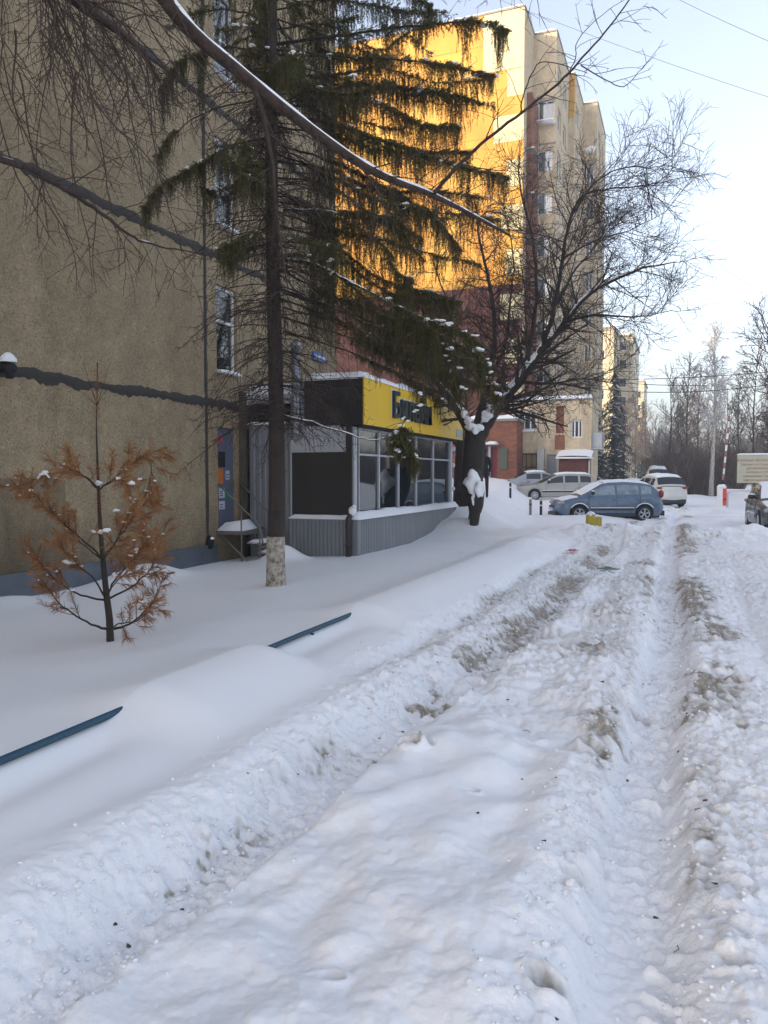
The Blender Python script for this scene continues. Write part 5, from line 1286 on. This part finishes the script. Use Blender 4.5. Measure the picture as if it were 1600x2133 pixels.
    def merge(g_, name_, m_, par, off=0):
        o = g_.build(name_, m_, par, True); bm = bmesh.new(); bm.from_mesh(o.data); bmesh.ops.remove_doubles(bm, verts=bm.verts, dist=.0008); bmesh.ops.recalc_face_normals(bm, faces=bm.faces); bm.to_mesh(o.data); bm.free(); return o
    merge(G['body'], 'roof_pillars', body, root)
    [merge(g_, 'side_window', spec.get('sg', M['carglass']), root) for g_ in SG.values()]; merge(G['wind'], 'windscreen', M['carglass'], root); merge(G['rear'], 'rear_window', M['carglass'], root)
    # window dividers
    g = MB()
    for a, b in zip(spec['win'], spec['win'][1:]): pass
    # snow lying on the car
    sn = MB(); D_ = spec.get('snow', .06)
    def lay(x0, x1, zf, wf_, dz):
        rows = []; xs_ = np.linspace(x0, x1, 18); NZ = fbm(xs_[:, None]*2.1+L*7+0*np.arange(17)[None, :], (np.arange(17)[None, :]/8-1)*3.+0*xs_[:, None], 2, 4).tolist()
        for i, x in enumerate(xs_):
            row = []
            for v in range(-8, 9):
                u = v/8; e = min(i, 17-i)/3; k = min(1, e)*min(1, (1-abs(u))*5); k = math.sqrt(max(0, 1-(1-k)**2))
                row.append((x, wf_(x)*u*.98, zf(x, u)+dz*k*(1+.4*NZ[i][v+8])+.004))
            rows.append(row)
        sn.grid(rows)
    xr0, xr1 = xC[1]+.02, xA[0]-.02
    lay(xr0, xr1, lambda x, u: cab(x, 1, 1).z+.05*(1-u*u), lambda x: cab(x, 1, 1).y, D_)
    if spec.get('hoodsnow', True): lay(xA[1]+.02, L/2-.12, lambda x, u: ztop(x)+.035*(1-u*u), lambda x: hw*plan(x)*.86, D_*.7)
    if spec.get('wssnow'): lay(xA[0]+.02, xA[1]-.04, lambda x, u: cab(x, 1, 1).z+.05*(1-u*u)+.015, lambda x: cab(x, 1, 1).y*.97, D_*.5)
    if spec.get('rwsnow'): lay(xC[0]+.04, xC[1]-.02, lambda x, u: cab(x, 1, 1).z+.05*(1-u*u)+.015, lambda x: cab(x, 1, 1).y*.9, D_*.5)
    sn.build('snow_cover', M['snowcap'], root, True)
    # side moulding with a line of snow, arches, handles, mirrors
    for sg in (-1, 1):
        g = MB(); xa, xb = wr+Ra+.05, wf-Ra-.05; y_ = sg*(hw*1.0+.006); lo, hi = sorted((y_-sg*.03, y_+sg*.008)); g.box(xa, xb, lo, hi, .44, .52); bevel(g.build('side_moulding', M['plastic'] if spec.get('mould', 1) else body, root), .01)
        if spec.get('arch'):
            g = MB(); g.box(xa-.06, xb+.06, min(y_, y_-sg*.05), max(y_, y_-sg*.05), .19, .335); bevel(g.build('sill_cladding', M['plastic'], root), .012)
        g = MB(); g.tube([(xa, y_, .535), ((xa+xb)/2, y_, .54), (xb, y_, .535)], .018, 6); 
        if spec.get('arch'):
            for wx in (wf, wr): g.tube([(wx+(Ra+.03)*math.cos(a), sg*(hw*plan(wx)+.0), R_+(Ra+.03)*math.sin(a)) for a in np.linspace(R(35), R(145), 12)], .022, 6)
        g.build('moulding_snow', M['snowcap'], root, True)
        for xh in spec['handles']:
            g = MB(); zz = ztop(xh)-.14; yy = sg*(hw*.975); lo, hi = sorted((yy, yy+sg*.035)); g.box(xh-.09, xh+.09, lo, hi, zz-.015, zz+.015); bevel(g.build('door_handle', body if spec.get('mould', 1) else M['plastic'], root), .008)
        for xd in spec['seams']:
            g = MB(); g.tube([side_pt(xd, t, b+.0025, sg) for t, b in bulge[1:]], .006, 4); g.build('door_gap', M['dark'], root)
        xm = xA[1]-.42; zm = ztop(xm)+.12; ym = sg*(hw+.06); g = MB(); g.blob((xm, ym, zm), .07, .12, .085, nu=10, nv=6, jit=0); g.box(xm-.02, xm+.03, min(ym, ym-sg*.14), max(ym, ym-sg*.14), zm-.05, zm-.02); mi = g.build('wing_mirror', M['plastic'] if not spec.get('mirc') else body, root, True)
        g = MB(); g.blob((xm, ym, zm+.06), .06, .10, .035, nu=8, nv=4); g.build('mirror_snow', M['snowcap'], mi, True)
        # lamps
        xl = L/2-.10; g = MB(); 
        zl = ztop(L/2-.3)-.12
        g.blob((xl-.02, sg*hw*.66, zl), .15, .22, .085, nu=12, nv=7, jit=0); g.build('headlight', M['lamp_clear'], root, True)
        xt = -L/2+.06; zl2 = spec.get('tz', ztop(-L/2+.1)-.12); g = MB(); g.blob((xt+.03, sg*hw*.74, zl2), .09, .17, spec.get('th', .08), nu=12, nv=7, jit=0); g.build('tail_light', M['lamp_red'], root, True)
        for wx in (wf, wr):
            g = MB(); yo = sg*(hw*.97); yi = sg*(hw*.97-.20)
            prof = [(R_*.62, yo-sg*.02), (R_*.66, yo), (R_*.93, yo), (R_, yo-sg*.03), (R_, yi+sg*.03), (R_*.9, yi), (R_*.5, yi)]
            g.grid([[(wx+r_*math.cos(2*math.pi*k/28), y_, R_+r_*math.sin(2*math.pi*k/28)) for r_, y_ in prof] for k in range(29)]); ty = g.build('wheel', M['tyre'], root, True)
            g = MB(); n5 = spec.get('spokes', 5)
            g.grid([[(wx+r_*math.cos(2*math.pi*k/28), y_, R_+r_*math.sin(2*math.pi*k/28)) for r_, y_ in ((R_*.66, yo+sg*.002), (R_*.60, yo-sg*.0), (R_*.58, yo-sg*.07))] for k in range(29)])
            for k in range(n5):
                a = 2*math.pi*k/n5+.4
                for da in (-.16, .16):
                    p1 = (wx+R_*.12*math.cos(a), yo-sg*.03, R_+R_*.12*math.sin(a)); p2 = (wx+R_*.61*math.cos(a+da), yo-sg*.012, R_+R_*.61*math.sin(a+da)); g.tube([p1, p2], .020, 5)
            g.blob((wx, yo-sg*.03, R_), .06, .02, .06, nu=10, nv=5, jit=0); g.build('rim', M['rim'], ty, True)
            g = MB(); g.tube([(wx, yo-sg*.09, R_), (wx, yo-sg*.11, R_)], R_*.6, 16); g.build('brake_disc', M['dark'], ty, True)
    g = MB(); g.box(L/2-.02, L/2+.10, -hw*.60, hw*.60, .22, .36); g.box(L/2-.02, L/2+.125, -hw*.34, hw*.34, ztop(L/2)-.14, ztop(L/2)-.05); bevel(g.build('grille', M['plastic'], root), .02)
    g = MB(); g.box(L/2+.10, L/2+.145, -.26, .26, .40, .51); g.build('number_plate', M['plate'], root)
    g = MB(); g.box(-L/2-.07, -L/2+.1, -hw*.74, hw*.74, .22, .42); bevel(g.build('rear_bumper', M['plastic'] if spec.get('mould', 1) else body, root), .03)
    g = MB(); g.box(-L/2-.150, -L/2-.05, -.26, .26, .60, .71); g.build('number_plate', M['plate'], root)
    return root
_cc = {}
def M_car(col):
    if col not in _cc:
        m = mat('car_paint', col, .38, metal=.25, noise=(5, .6, tuple(min(.8, c*.75+.10) for c in col))); m.node_tree.nodes['Principled BSDF'].inputs['Coat Weight'].default_value = .5; _cc[col] = m
    return _cc[col]
EX = [(.9, -.6)]
hatch = dict(L=4.02, W=1.72, H=1.50, R=.31, wf=1.27, wr=-1.22, col=(.085,.140,.215), hood=[(2.01,.66),(1.92,.78),(1.55,.88),(.95,.98),(0,.98),(-1.5,1.02),(-1.95,.96),(-2.01,.80)],
    roof=[(1.30,.93),(.98,1.08),(.40,1.40),(.15,1.47),(-.5,1.50),(-1.1,1.46),(-1.55,1.38),(-1.80,1.16),(-1.93,.98)], wsh=(.28,1.22), rsh=(-1.90,-1.56), win=[(-.10,.86),(-1.02,-.20),(-1.52,-1.12)],
    handles=(-.05,-.95), seams=(.92,-.15,-1.05), snow=.05, wssnow=True, rwsnow=True, arch=True, tz=1.05, th=.16, sg=mat('frosted_glass', (.30,.36,.41), .35, noise=(4,1,(.14,.18,.21))))
wagon = dict(L=4.25, W=1.66, H=1.42, R=.29, wf=1.32, wr=-1.14, col=(.36,.35,.31), hood=[(2.12,.62),(2.05,.72),(1.5,.82),(.85,.90),(0,.90),(-1.9,.93),(-2.05,.9),(-2.12,.72)],
    roof=[(1.05,.88),(.75,1.02),(.22,1.30),(0,1.38),(-.5,1.42),(-1.5,1.40),(-1.75,1.34),(-2.0,.98),(-2.06,.92)], wsh=(.12,.98), rsh=(-2.02,-1.76), win=[(-.22,.62),(-1.02,-.32),(-1.72,-1.14)],
    handles=(-.2,-1.0), seams=(.72,-.27,-1.05), snow=.05, hoodsnow=False, mould=1, spokes=8)
sedan = dict(L=4.4, W=1.72, H=1.44, R=.31, wf=1.35, wr=-1.25, col=(.30,.32,.36), hood=[(2.2,.62),(2.1,.74),(1.5,.86),(.9,.93),(0,.94),(-1.3,.99),(-2.0,.99),(-2.2,.86)],
    roof=[(1.15,.9),(.8,1.08),(.3,1.34),(0,1.42),(-.5,1.44),(-1.0,1.38),(-1.45,1.16),(-1.75,1.0)], wsh=(.15,1.05), rsh=(-1.70,-1.02), win=[(-.1,.72),(-1.05,-.2)], handles=(-.1,-.95), seams=(.8,-.15,-1.0), snow=.06, mould=0, tz=.86)
suv = dict(L=4.45, W=1.84, H=1.68, R=.35, wf=1.35, wr=-1.32, col=(.62,.62,.58), hood=[(2.22,.72),(2.12,.90),(1.6,1.02),(.95,1.08),(0,1.08),(-1.6,1.12),(-2.1,1.08),(-2.22,.88)],
    roof=[(1.25,1.05),(.9,1.22),(.35,1.52),(.05,1.64),(-.6,1.68),(-1.3,1.63),(-1.72,1.56),(-2.0,1.22),(-2.12,1.08)], wsh=(.2,1.15), rsh=(-2.08,-1.74), win=[(-.1,.80),(-1.05,-.2),(-1.6,-1.15)], handles=(-.1,-1.0), seams=(.85,-.15,-1.1), snow=.07, tz=1.02, th=.06, mirc=False)
dark = dict(sedan); dark.update(col=(.022,.024,.03), L=4.3, snow=.05, wssnow=True)
def put(px, D, z=None):
    x, y = at(px, D); return (x, y, gz(x, y) if z is None else z)
x, y, z = put(1262, 29.6); car(hatch, 'parked_car', (x, y, -.07), R(204.5), 'light blue frosted hatchback parked sideways in the middle of the yard')
x, y, z = put(1158, 41.5); car(wagon, 'parked_car', (x, y, .36), R(203), 'beige estate car with black-edged windows behind the blue hatchback')
x, y, z = put(1128, 46.5); car(sedan, 'parked_car', (x, y, .48), R(22), 'silver car with red tail lamp, farthest left of the parked row')
x, y, z = put(1222, 51); car(sedan, 'parked_car', (x, y, .45), R(15), 'silver car whose dark windows show above the blue hatchback bonnet')
x, y, z = put(1368, 42); car(suv, 'parked_car', (x, y, .02), R(113), 'white off-roader seen from behind past the blue hatchback')
x, y, z = put(1628, 24.2); dk = car(dark, 'parked_car', (x, y, -.03), R(273), 'black car with a snowed-over windscreen at the right picture edge')
x, y, z = put(1368, 63); v_ = dict(suv); v_.update(snow=.16, col=(.5,.52,.52)); car(v_, 'parked_car', (x, y, .62), R(95), 'far snow-topped car just above the white off-roader')

# ------------------------------------------------------------------ street things
def post(px, py, D, h, r, m, label, cap=False, name='bollard', cat='post', group=None):
    p = P(px, py, D); z0 = gz(p.x, p.y); o = empty(name, (p.x, p.y, z0)); tag(o, label, cat, group)
    g = MB(); g.tube([(0,0,-.3),(0,0,h*.97),(0,0,h)], [r, r, r*.6], 10); g.build('shaft', m, o, True)
    g = MB(); g.tube([(0,0,h*.62),(0,0,h*.72)], r*1.12, 10); g.build('band', M['dark'] if m != M['dark'] else M['white_frame'], o, True)
    if cap: g = MB(); g.blob((0,0,h+.02), r*1.3, r*1.3, r*1.2, nu=8); g.build('snow_cap', M['snowcap'], o, True)
    return o
pg = 'short parking posts in the snow'
post(1063, 1045, 34, .62, .05, M['dark'], 'leftmost thin grey parking post by the snowbank', group=pg)
post(1105, 1058, 30, .62, .05, mat('pale_rust_post', (.30,.24,.23), .8, noise=(9,.8,(.18,.10,.08))), 'pale rusty parking post in the middle of the three', True, group=pg)
post(1127, 1060, 29.5, .55, .05, M['dark'], 'black parking post nearest the blue hatchback bumper', group=pg)
post(1430, 1020, 48, .55, .05, M['steel'], 'small grey post alone on the snow left of the barrier', group=pg)
ym = mat('yellow_block_paint', (.42,.33,.02), .7, noise=(8,.7,(.30,.22,.03)))
for px, py, D, s, lb in ((1230, 1072, 21.6, .90, 'nearer yellow concrete block with a snow cap in front of the blue car'), (1247, 1064, 22.8, .70, 'farther yellow concrete block with a snow cap in front of the blue car')):
    p = P(px, py, D); o = empty('yellow_block', (p.x, p.y, gz(p.x, p.y)+.36*s), R(30)); tag(o, lb, 'block', 'yellow blocks in the snow heap')
    g = MB(); g.box(-.115*s, .115*s, -.10*s, .10*s, -.9, .10*s); bevel(g.build('block', ym, o), .012)
    g = MB(); g.lump((0,0,.12*s), .13*s, .125*s, .075*s); g.build('snow_cap', M['snowcap'], o, True)
# barrier
p = P(1503, 1044, 37.5); gzb = gz(p.x, p.y); bar = empty('road_barrier', (p.x, p.y, gzb), R(25)); tag(bar, 'raised barrier with an orange-red cabinet and striped boom pointing up', 'barrier')
g = MB(); g.box(-.17, .17, -.15, .15, -.3, 1.12); bevel(g.build('cabinet', M['white_frame'], bar), .02)
g = MB(); g.box(-.02, .172, -.155, -.151, .18, 1.02); g.box(.171, .176, -.12, .12, .18, 1.02); g.build('red_panel', M['red'], bar)
g = MB(); g.blob((.09,-.17,.48), .05, .02, .05, nu=10, nv=5, jit=0); g.build('lock', M['dark'], bar, True)
g = MB(); snow_slab(g, -.17, .17, -.15, .15, 1.12, .09); g.build('cabinet_snow', M['snowcap'], bar, True)
g = MB(); g.tube([(.06,0,1.16),(.06,0,1.42)], [.07,.05], 8); g.box(-.09, .20, -.05, .05, 1.24, 1.29); g.build('boom_hub', M['dark'], bar)
ba, bb = Vector((.06,0,1.42)), Vector((.34,.05,4.55))
g = MB(); g.tube([ba, bb], .05, 8); bo_ = g.build('boom', M['white_frame'], bar, True); sm_ = mat('faded_red_stripe', (.30,.13,.11), .6)
for k in range(0, 11, 2):
    g = MB(); g.tube([ba.lerp(bb, k/11), ba.lerp(bb, (k+1)/11)], .053, 8); g.build('boom_stripe', sm_, bo_, True)
# white cross beam and low rail beyond
p = P(1510, 1023, 40); o = empty('white_beam', (p.x, p.y, p.z), R(21)); tag(o, 'long white horizontal gate beam with snow behind the black car', 'beam')
g = MB(); g.box(0, 3.4, -.05, .05, -.06, .06); g.build('beam', M['white_frame'], o); g = MB(); g.box(3.3, 3.4, -.05, .05, -1.3, -.061); g.box(.1, .18, -.05, .05, -1.3, -.061); g.build('post', M['grey_frame'], o)
g = MB(); snow_slab(g, 0, 3.4, -.05, .05, .06, .05); g.build('snow_cap', M['snowcap'], o, True)
# notice board
p = P(1535, 1006, 38.5); nb = empty('notice_board', (p.x, p.y, p.z-1.55), R(17)); tag(nb, 'large cream notice board with six lines of red-brown text on a post', 'sign')
g = MB(); g.box(0, 2.1, -.03, .03, 1.55, 2.98); bevel(g.build('board', mat('cream_board', (.43,.43,.32), .6, noise=(2,.5,(.38,.37,.29))), nb), .02)
g = MB(); g.tube([(.78,.06,-.4),(.78,.06,2.6)], .045, 8); g.tube([(1.7,.06,-.4),(1.7,.06,2.6)], .045, 8); g.build('post', M['steel'], nb, True)
g = MB(); snow_slab(g, 0, 2.1, -.03, .03, 2.98, .05); g.build('snow_cap', M['snowcap'], nb, True)
tm = mat('red_brown_lettering', (.30,.07,.04), .6)
for k, s_ in enumerate(('УВАЖАЕМЫЕ АВТОВЛАДЕЛЬЦЫ!', 'Парковка автотранспорта', 'для автомобилей', 'жителей и гостей', 'микрорайона 7 на 224', 'центральный проезд')):
    text(s_, .175, (1.03, -.034, 2.62-.195*k), (R(90), 0, 0), tm, 'text_line', nb, .0, 'CENTER', .80)
# head of somebody or a dark hatch above the snow bank: the black cap behind the blue car roof
p = P(1275, 999, 33.5); o = empty('person', (p.x, p.y, p.z-1.72)); tag(o, 'person behind the blue hatchback, only a black knitted cap showing over its roof', 'person')
def person(root, h, pose=0, m=None):
    s = h/1.75; J = {}
    V = [(0,0,.95),(0,0,1.15),(0,0,1.38),(0,0,1.50),(0,.01,1.60),(0,.02,1.70), (-.17,0,1.42),(-.23,.02,1.14),(-.20,-.10,.93),(.17,0,1.42),(.23,.02,1.14),(.20,-.10,.93), (-.10,0,.90),(-.11,-.02,.50),(-.11,.02,.10),(-.12,-.12,.04),(.10,0,.90),(.12,.03,.50),(.12,.06,.10),(.13,-.08,.04)]
    E = [(0,1),(1,2),(2,3),(3,4),(4,5),(2,6),(6,7),(7,8),(2,9),(9,10),(10,11),(0,12),(12,13),(13,14),(14,15),(0,16),(16,17),(17,18),(18,19)]
    rad = [.17,.17,.17,.06,.10,.09,.09,.065,.045,.09,.065,.045,.10,.08,.06,.05,.10,.08,.06,.05]
    me = bpy.data.meshes.new('body'); me.from_pydata([(x*s, y*s, z*s) for x, y, z in V], E, []); ob = link_mesh('body', me, m or mat('black_clothing', (.014,.014,.017), .85), root, False)
    sk = ob.modifiers.new('skin', 'SKIN'); 
    for i, r_ in enumerate(rad): me.skin_vertices[0].data[i].radius = (r_*s, r_*s*.85)
    me.skin_vertices[0].data[0].use_root = True
    ss = ob.modifiers.new('sub', 'SUBSURF'); ss.levels = 2; ss.render_levels = 2
    g = MB(); g.blob((0,-.05*s,1.62*s), .075*s, .075*s, .10*s, nu=12, nv=8, jit=0); g.blob((0,-.125*s,1.61*s), .014*s, .02*s, .02*s, nu=6, nv=4, jit=0); g.build('face', mat('skin', (.42,.26,.19), .6), root, True)
    g = MB(); g.blob((0,.015*s,1.70*s), .115*s, .125*s, .10*s, nu=14, nv=8, jit=.02); g.build('cap', mat('black_cap', (.012,.012,.014), .95), root, True)
    g = MB()
    for sx in (-1, 1):
        g.blob((sx*.20*s,-.13*s,.88*s), .035*s, .03*s, .05*s, nu=8, nv=6, jit=0)
        for k in range(4): g.tube([(sx*(.185+.014*k)*s,-.14*s,.85*s),(sx*(.183+.014*k)*s,-.16*s,.815*s),(sx*(.183+.014*k)*s,-.155*s,(.785+.005*k)*s)], .008*s, 5)
        g.tube([(sx*.17*s,-.14*s,.88*s),(sx*.155*s,-.165*s,.85*s)], .009*s, 5)
    g.build('glove', M['plastic'], root, True)
person(o, 1.75)
p = P(1008, 1030, 27.5); o = empty('person', (p.x, p.y, gz(p.x, p.y)-.02), R(200)); tag(o, 'person in black winter clothes standing behind the snow-forked tree', 'person'); person(o, 1.74)

# wires
def wire(a, b, sag, r, label, group='overhead wires'):
    a = Vector(a); b = Vector(b); g = MB(); n = 24; g.tube([(a.lerp(b, i/n)+DOWN*sag*4*(i/n)*(1-i/n)) for i in range(n+1)], r, 5)
    o = g.build('overhead_wire', M['wire'], None, True); tag(o, label, 'wire', group); return o
def wpt(px, py, D): return P(px, py, D)
wire(wpt(900,-60,40), wpt(1800,265,30), .3, .009, 'long thin wire crossing the sky from the tall block to the right edge')
wire(wpt(1340,-40,40), wpt(1800,165,30), .2, .010, 'short thin wire across the top right corner of the sky')
wire(wpt(1300,400,60), wpt(1800,730,34), .6, .008, 'faint wire sloping down across the open sky at right')
wire(wpt(1170,789,46), wpt(1800,752,40), .35, .020, 'upper of the two black cables above the parked cars')
wire(wpt(1170,800,46), wpt(1800,762,38), .85, .022, 'lower of the two black cables above the parked cars')
wire(wpt(1240,792,46), wpt(1470,803,44), .10, .020, 'short black cable running beside the far cream block')

# litter and clods
def rag(px, py, D, sz, col, label, name, seed):
    random.seed(seed); p = P(px, py, D); z = gz(p.x, p.y); rows = []
    for i in range(9):
        rows.append([(sz*(i/8-.5)*1.6+rnd(.012), sz*(j/8-.5)+rnd(.012), .02+.05*random.random()*math.sin(math.pi*i/8)*math.sin(math.pi*j/8)+.01) for j in range(9)])
    g = MB(); g.grid(rows); m = mat(name+'_film', col, .45, noise=(25,1,tuple(min(.8, c*.5+.2) for c in col))); o = g.build(name, m, None, True)
    o.location = (p.x, p.y, z+.02); o.rotation_euler = (0, 0, seed*.7)
    sl = o.modifiers.new('thick', 'SOLIDIFY'); sl.thickness = .004; tag(o, label, 'litter'); return o
rag(1193, 1156, 15.8, .20, (.55,.05,.16), 'crumpled pink plastic bag on the churned snow', 'plastic_bag', 2)
rag(1268, 1195, 12.8, .22, (.10,.16,.07), 'flattened green plastic wrapper on the churned snow', 'plastic_wrapper', 4)
random.seed(77)
g = MB()
for k in range(3600):
    lane = random.random()
    if lane < .35: x = -1.66+random.gauss(-.24, .16)
    elif lane < .62: x = -.16+random.choice((-1, 1))*abs(random.gauss(.28, .10))
    elif lane < .72: x = -2.25+random.gauss(0, .15)
    else: x = random.uniform(-1.6, 3.4)
    y = 1.6*math.exp(random.random()*2.6)
    if lane < .72 and lane >= .62 and y < 5.5: continue
    if lane >= .72 and x < -.4 and y < 5: continue
    s_ = random.uniform(.003, .010)*(1+.05*y)*(2.2 if random.random() < .05 else 1)
    g.blob((x, y, 0), s_, s_*random.uniform(.7, 1.2), s_*random.uniform(.5, .8), nu=6, nv=4, jit=.35)
vv = np.array(g.v); nb_ = len(vv)//30
cx_ = vv.reshape(nb_, 30, 3)[:, :, :2].mean(1); zz_ = ground_h(cx_[:, 0], cx_[:, 1])[0]
vv = vv.reshape(nb_, 30, 3); vv[:, :, 2] += (zz_+.004)[:, None]; g.v = [tuple(q) for q in vv.reshape(-1, 3)]
o = g.build('snow_clods', M['snowcap'], None, True); tag(o, 'small loose lumps of snow scattered along the wheel ruts', kind='stuff')
g = MB()
for k in range(90):
    y = 1.9*math.exp(random.random()*2.2); x = random.choice((-1.74+random.gauss(-.2, .16), -.16+random.gauss(0, .28), random.uniform(-1.6, 2.5)))
    z = gz(x, y)+.0
    z = float(ground_h(np.array([x]), np.array([y]))[0][0])
    s_ = random.uniform(.006, .016)*(1+.04*y); a = random.random()*3.14
    if random.random() < .15: g.tube([(x, y, z+.002), (x+math.cos(a)*s_*2, y+math.sin(a)*s_*2, z+.004), (x+math.cos(a+.4)*s_*3.4, y+math.sin(a+.4)*s_*3.4, z+.002)], .0018, 4)
    else: g.lump((x, y, z), s_*.8, s_*random.uniform(.3, .9), s_*.35, nu=8, nv=5, amp=.5)
o = g.build('dirt_crumbs', mat('wet_earth', (.045,.038,.03), .8, noise=(30,.8,(.10,.085,.06))), None, True); tag(o, 'dark crumbs of earth and bits of twig lying in the ruts', kind='stuff')

# ------------------------------------------------------------------ winter haze: one closed box of even, thin air
g = MB(); g.box(-430, 430, -430, 430, -3.5, 36)
hz = bpy.data.materials.new('haze_air'); hz.use_nodes = True; t = hz.node_tree; t.nodes.remove(t.nodes['Principled BSDF'])
pv = t.nodes.new('ShaderNodeVolumePrincipled'); pv.inputs['Color'].default_value = (.80, .86, .95, 1); pv.inputs['Density'].default_value = .0024; pv.inputs['Anisotropy'].default_value = .2
t.links.new(pv.outputs[0], t.nodes['Material Output'].inputs['Volume'])
tag(g.build('haze', hz), 'thin cold haze in the air', kind='stuff')
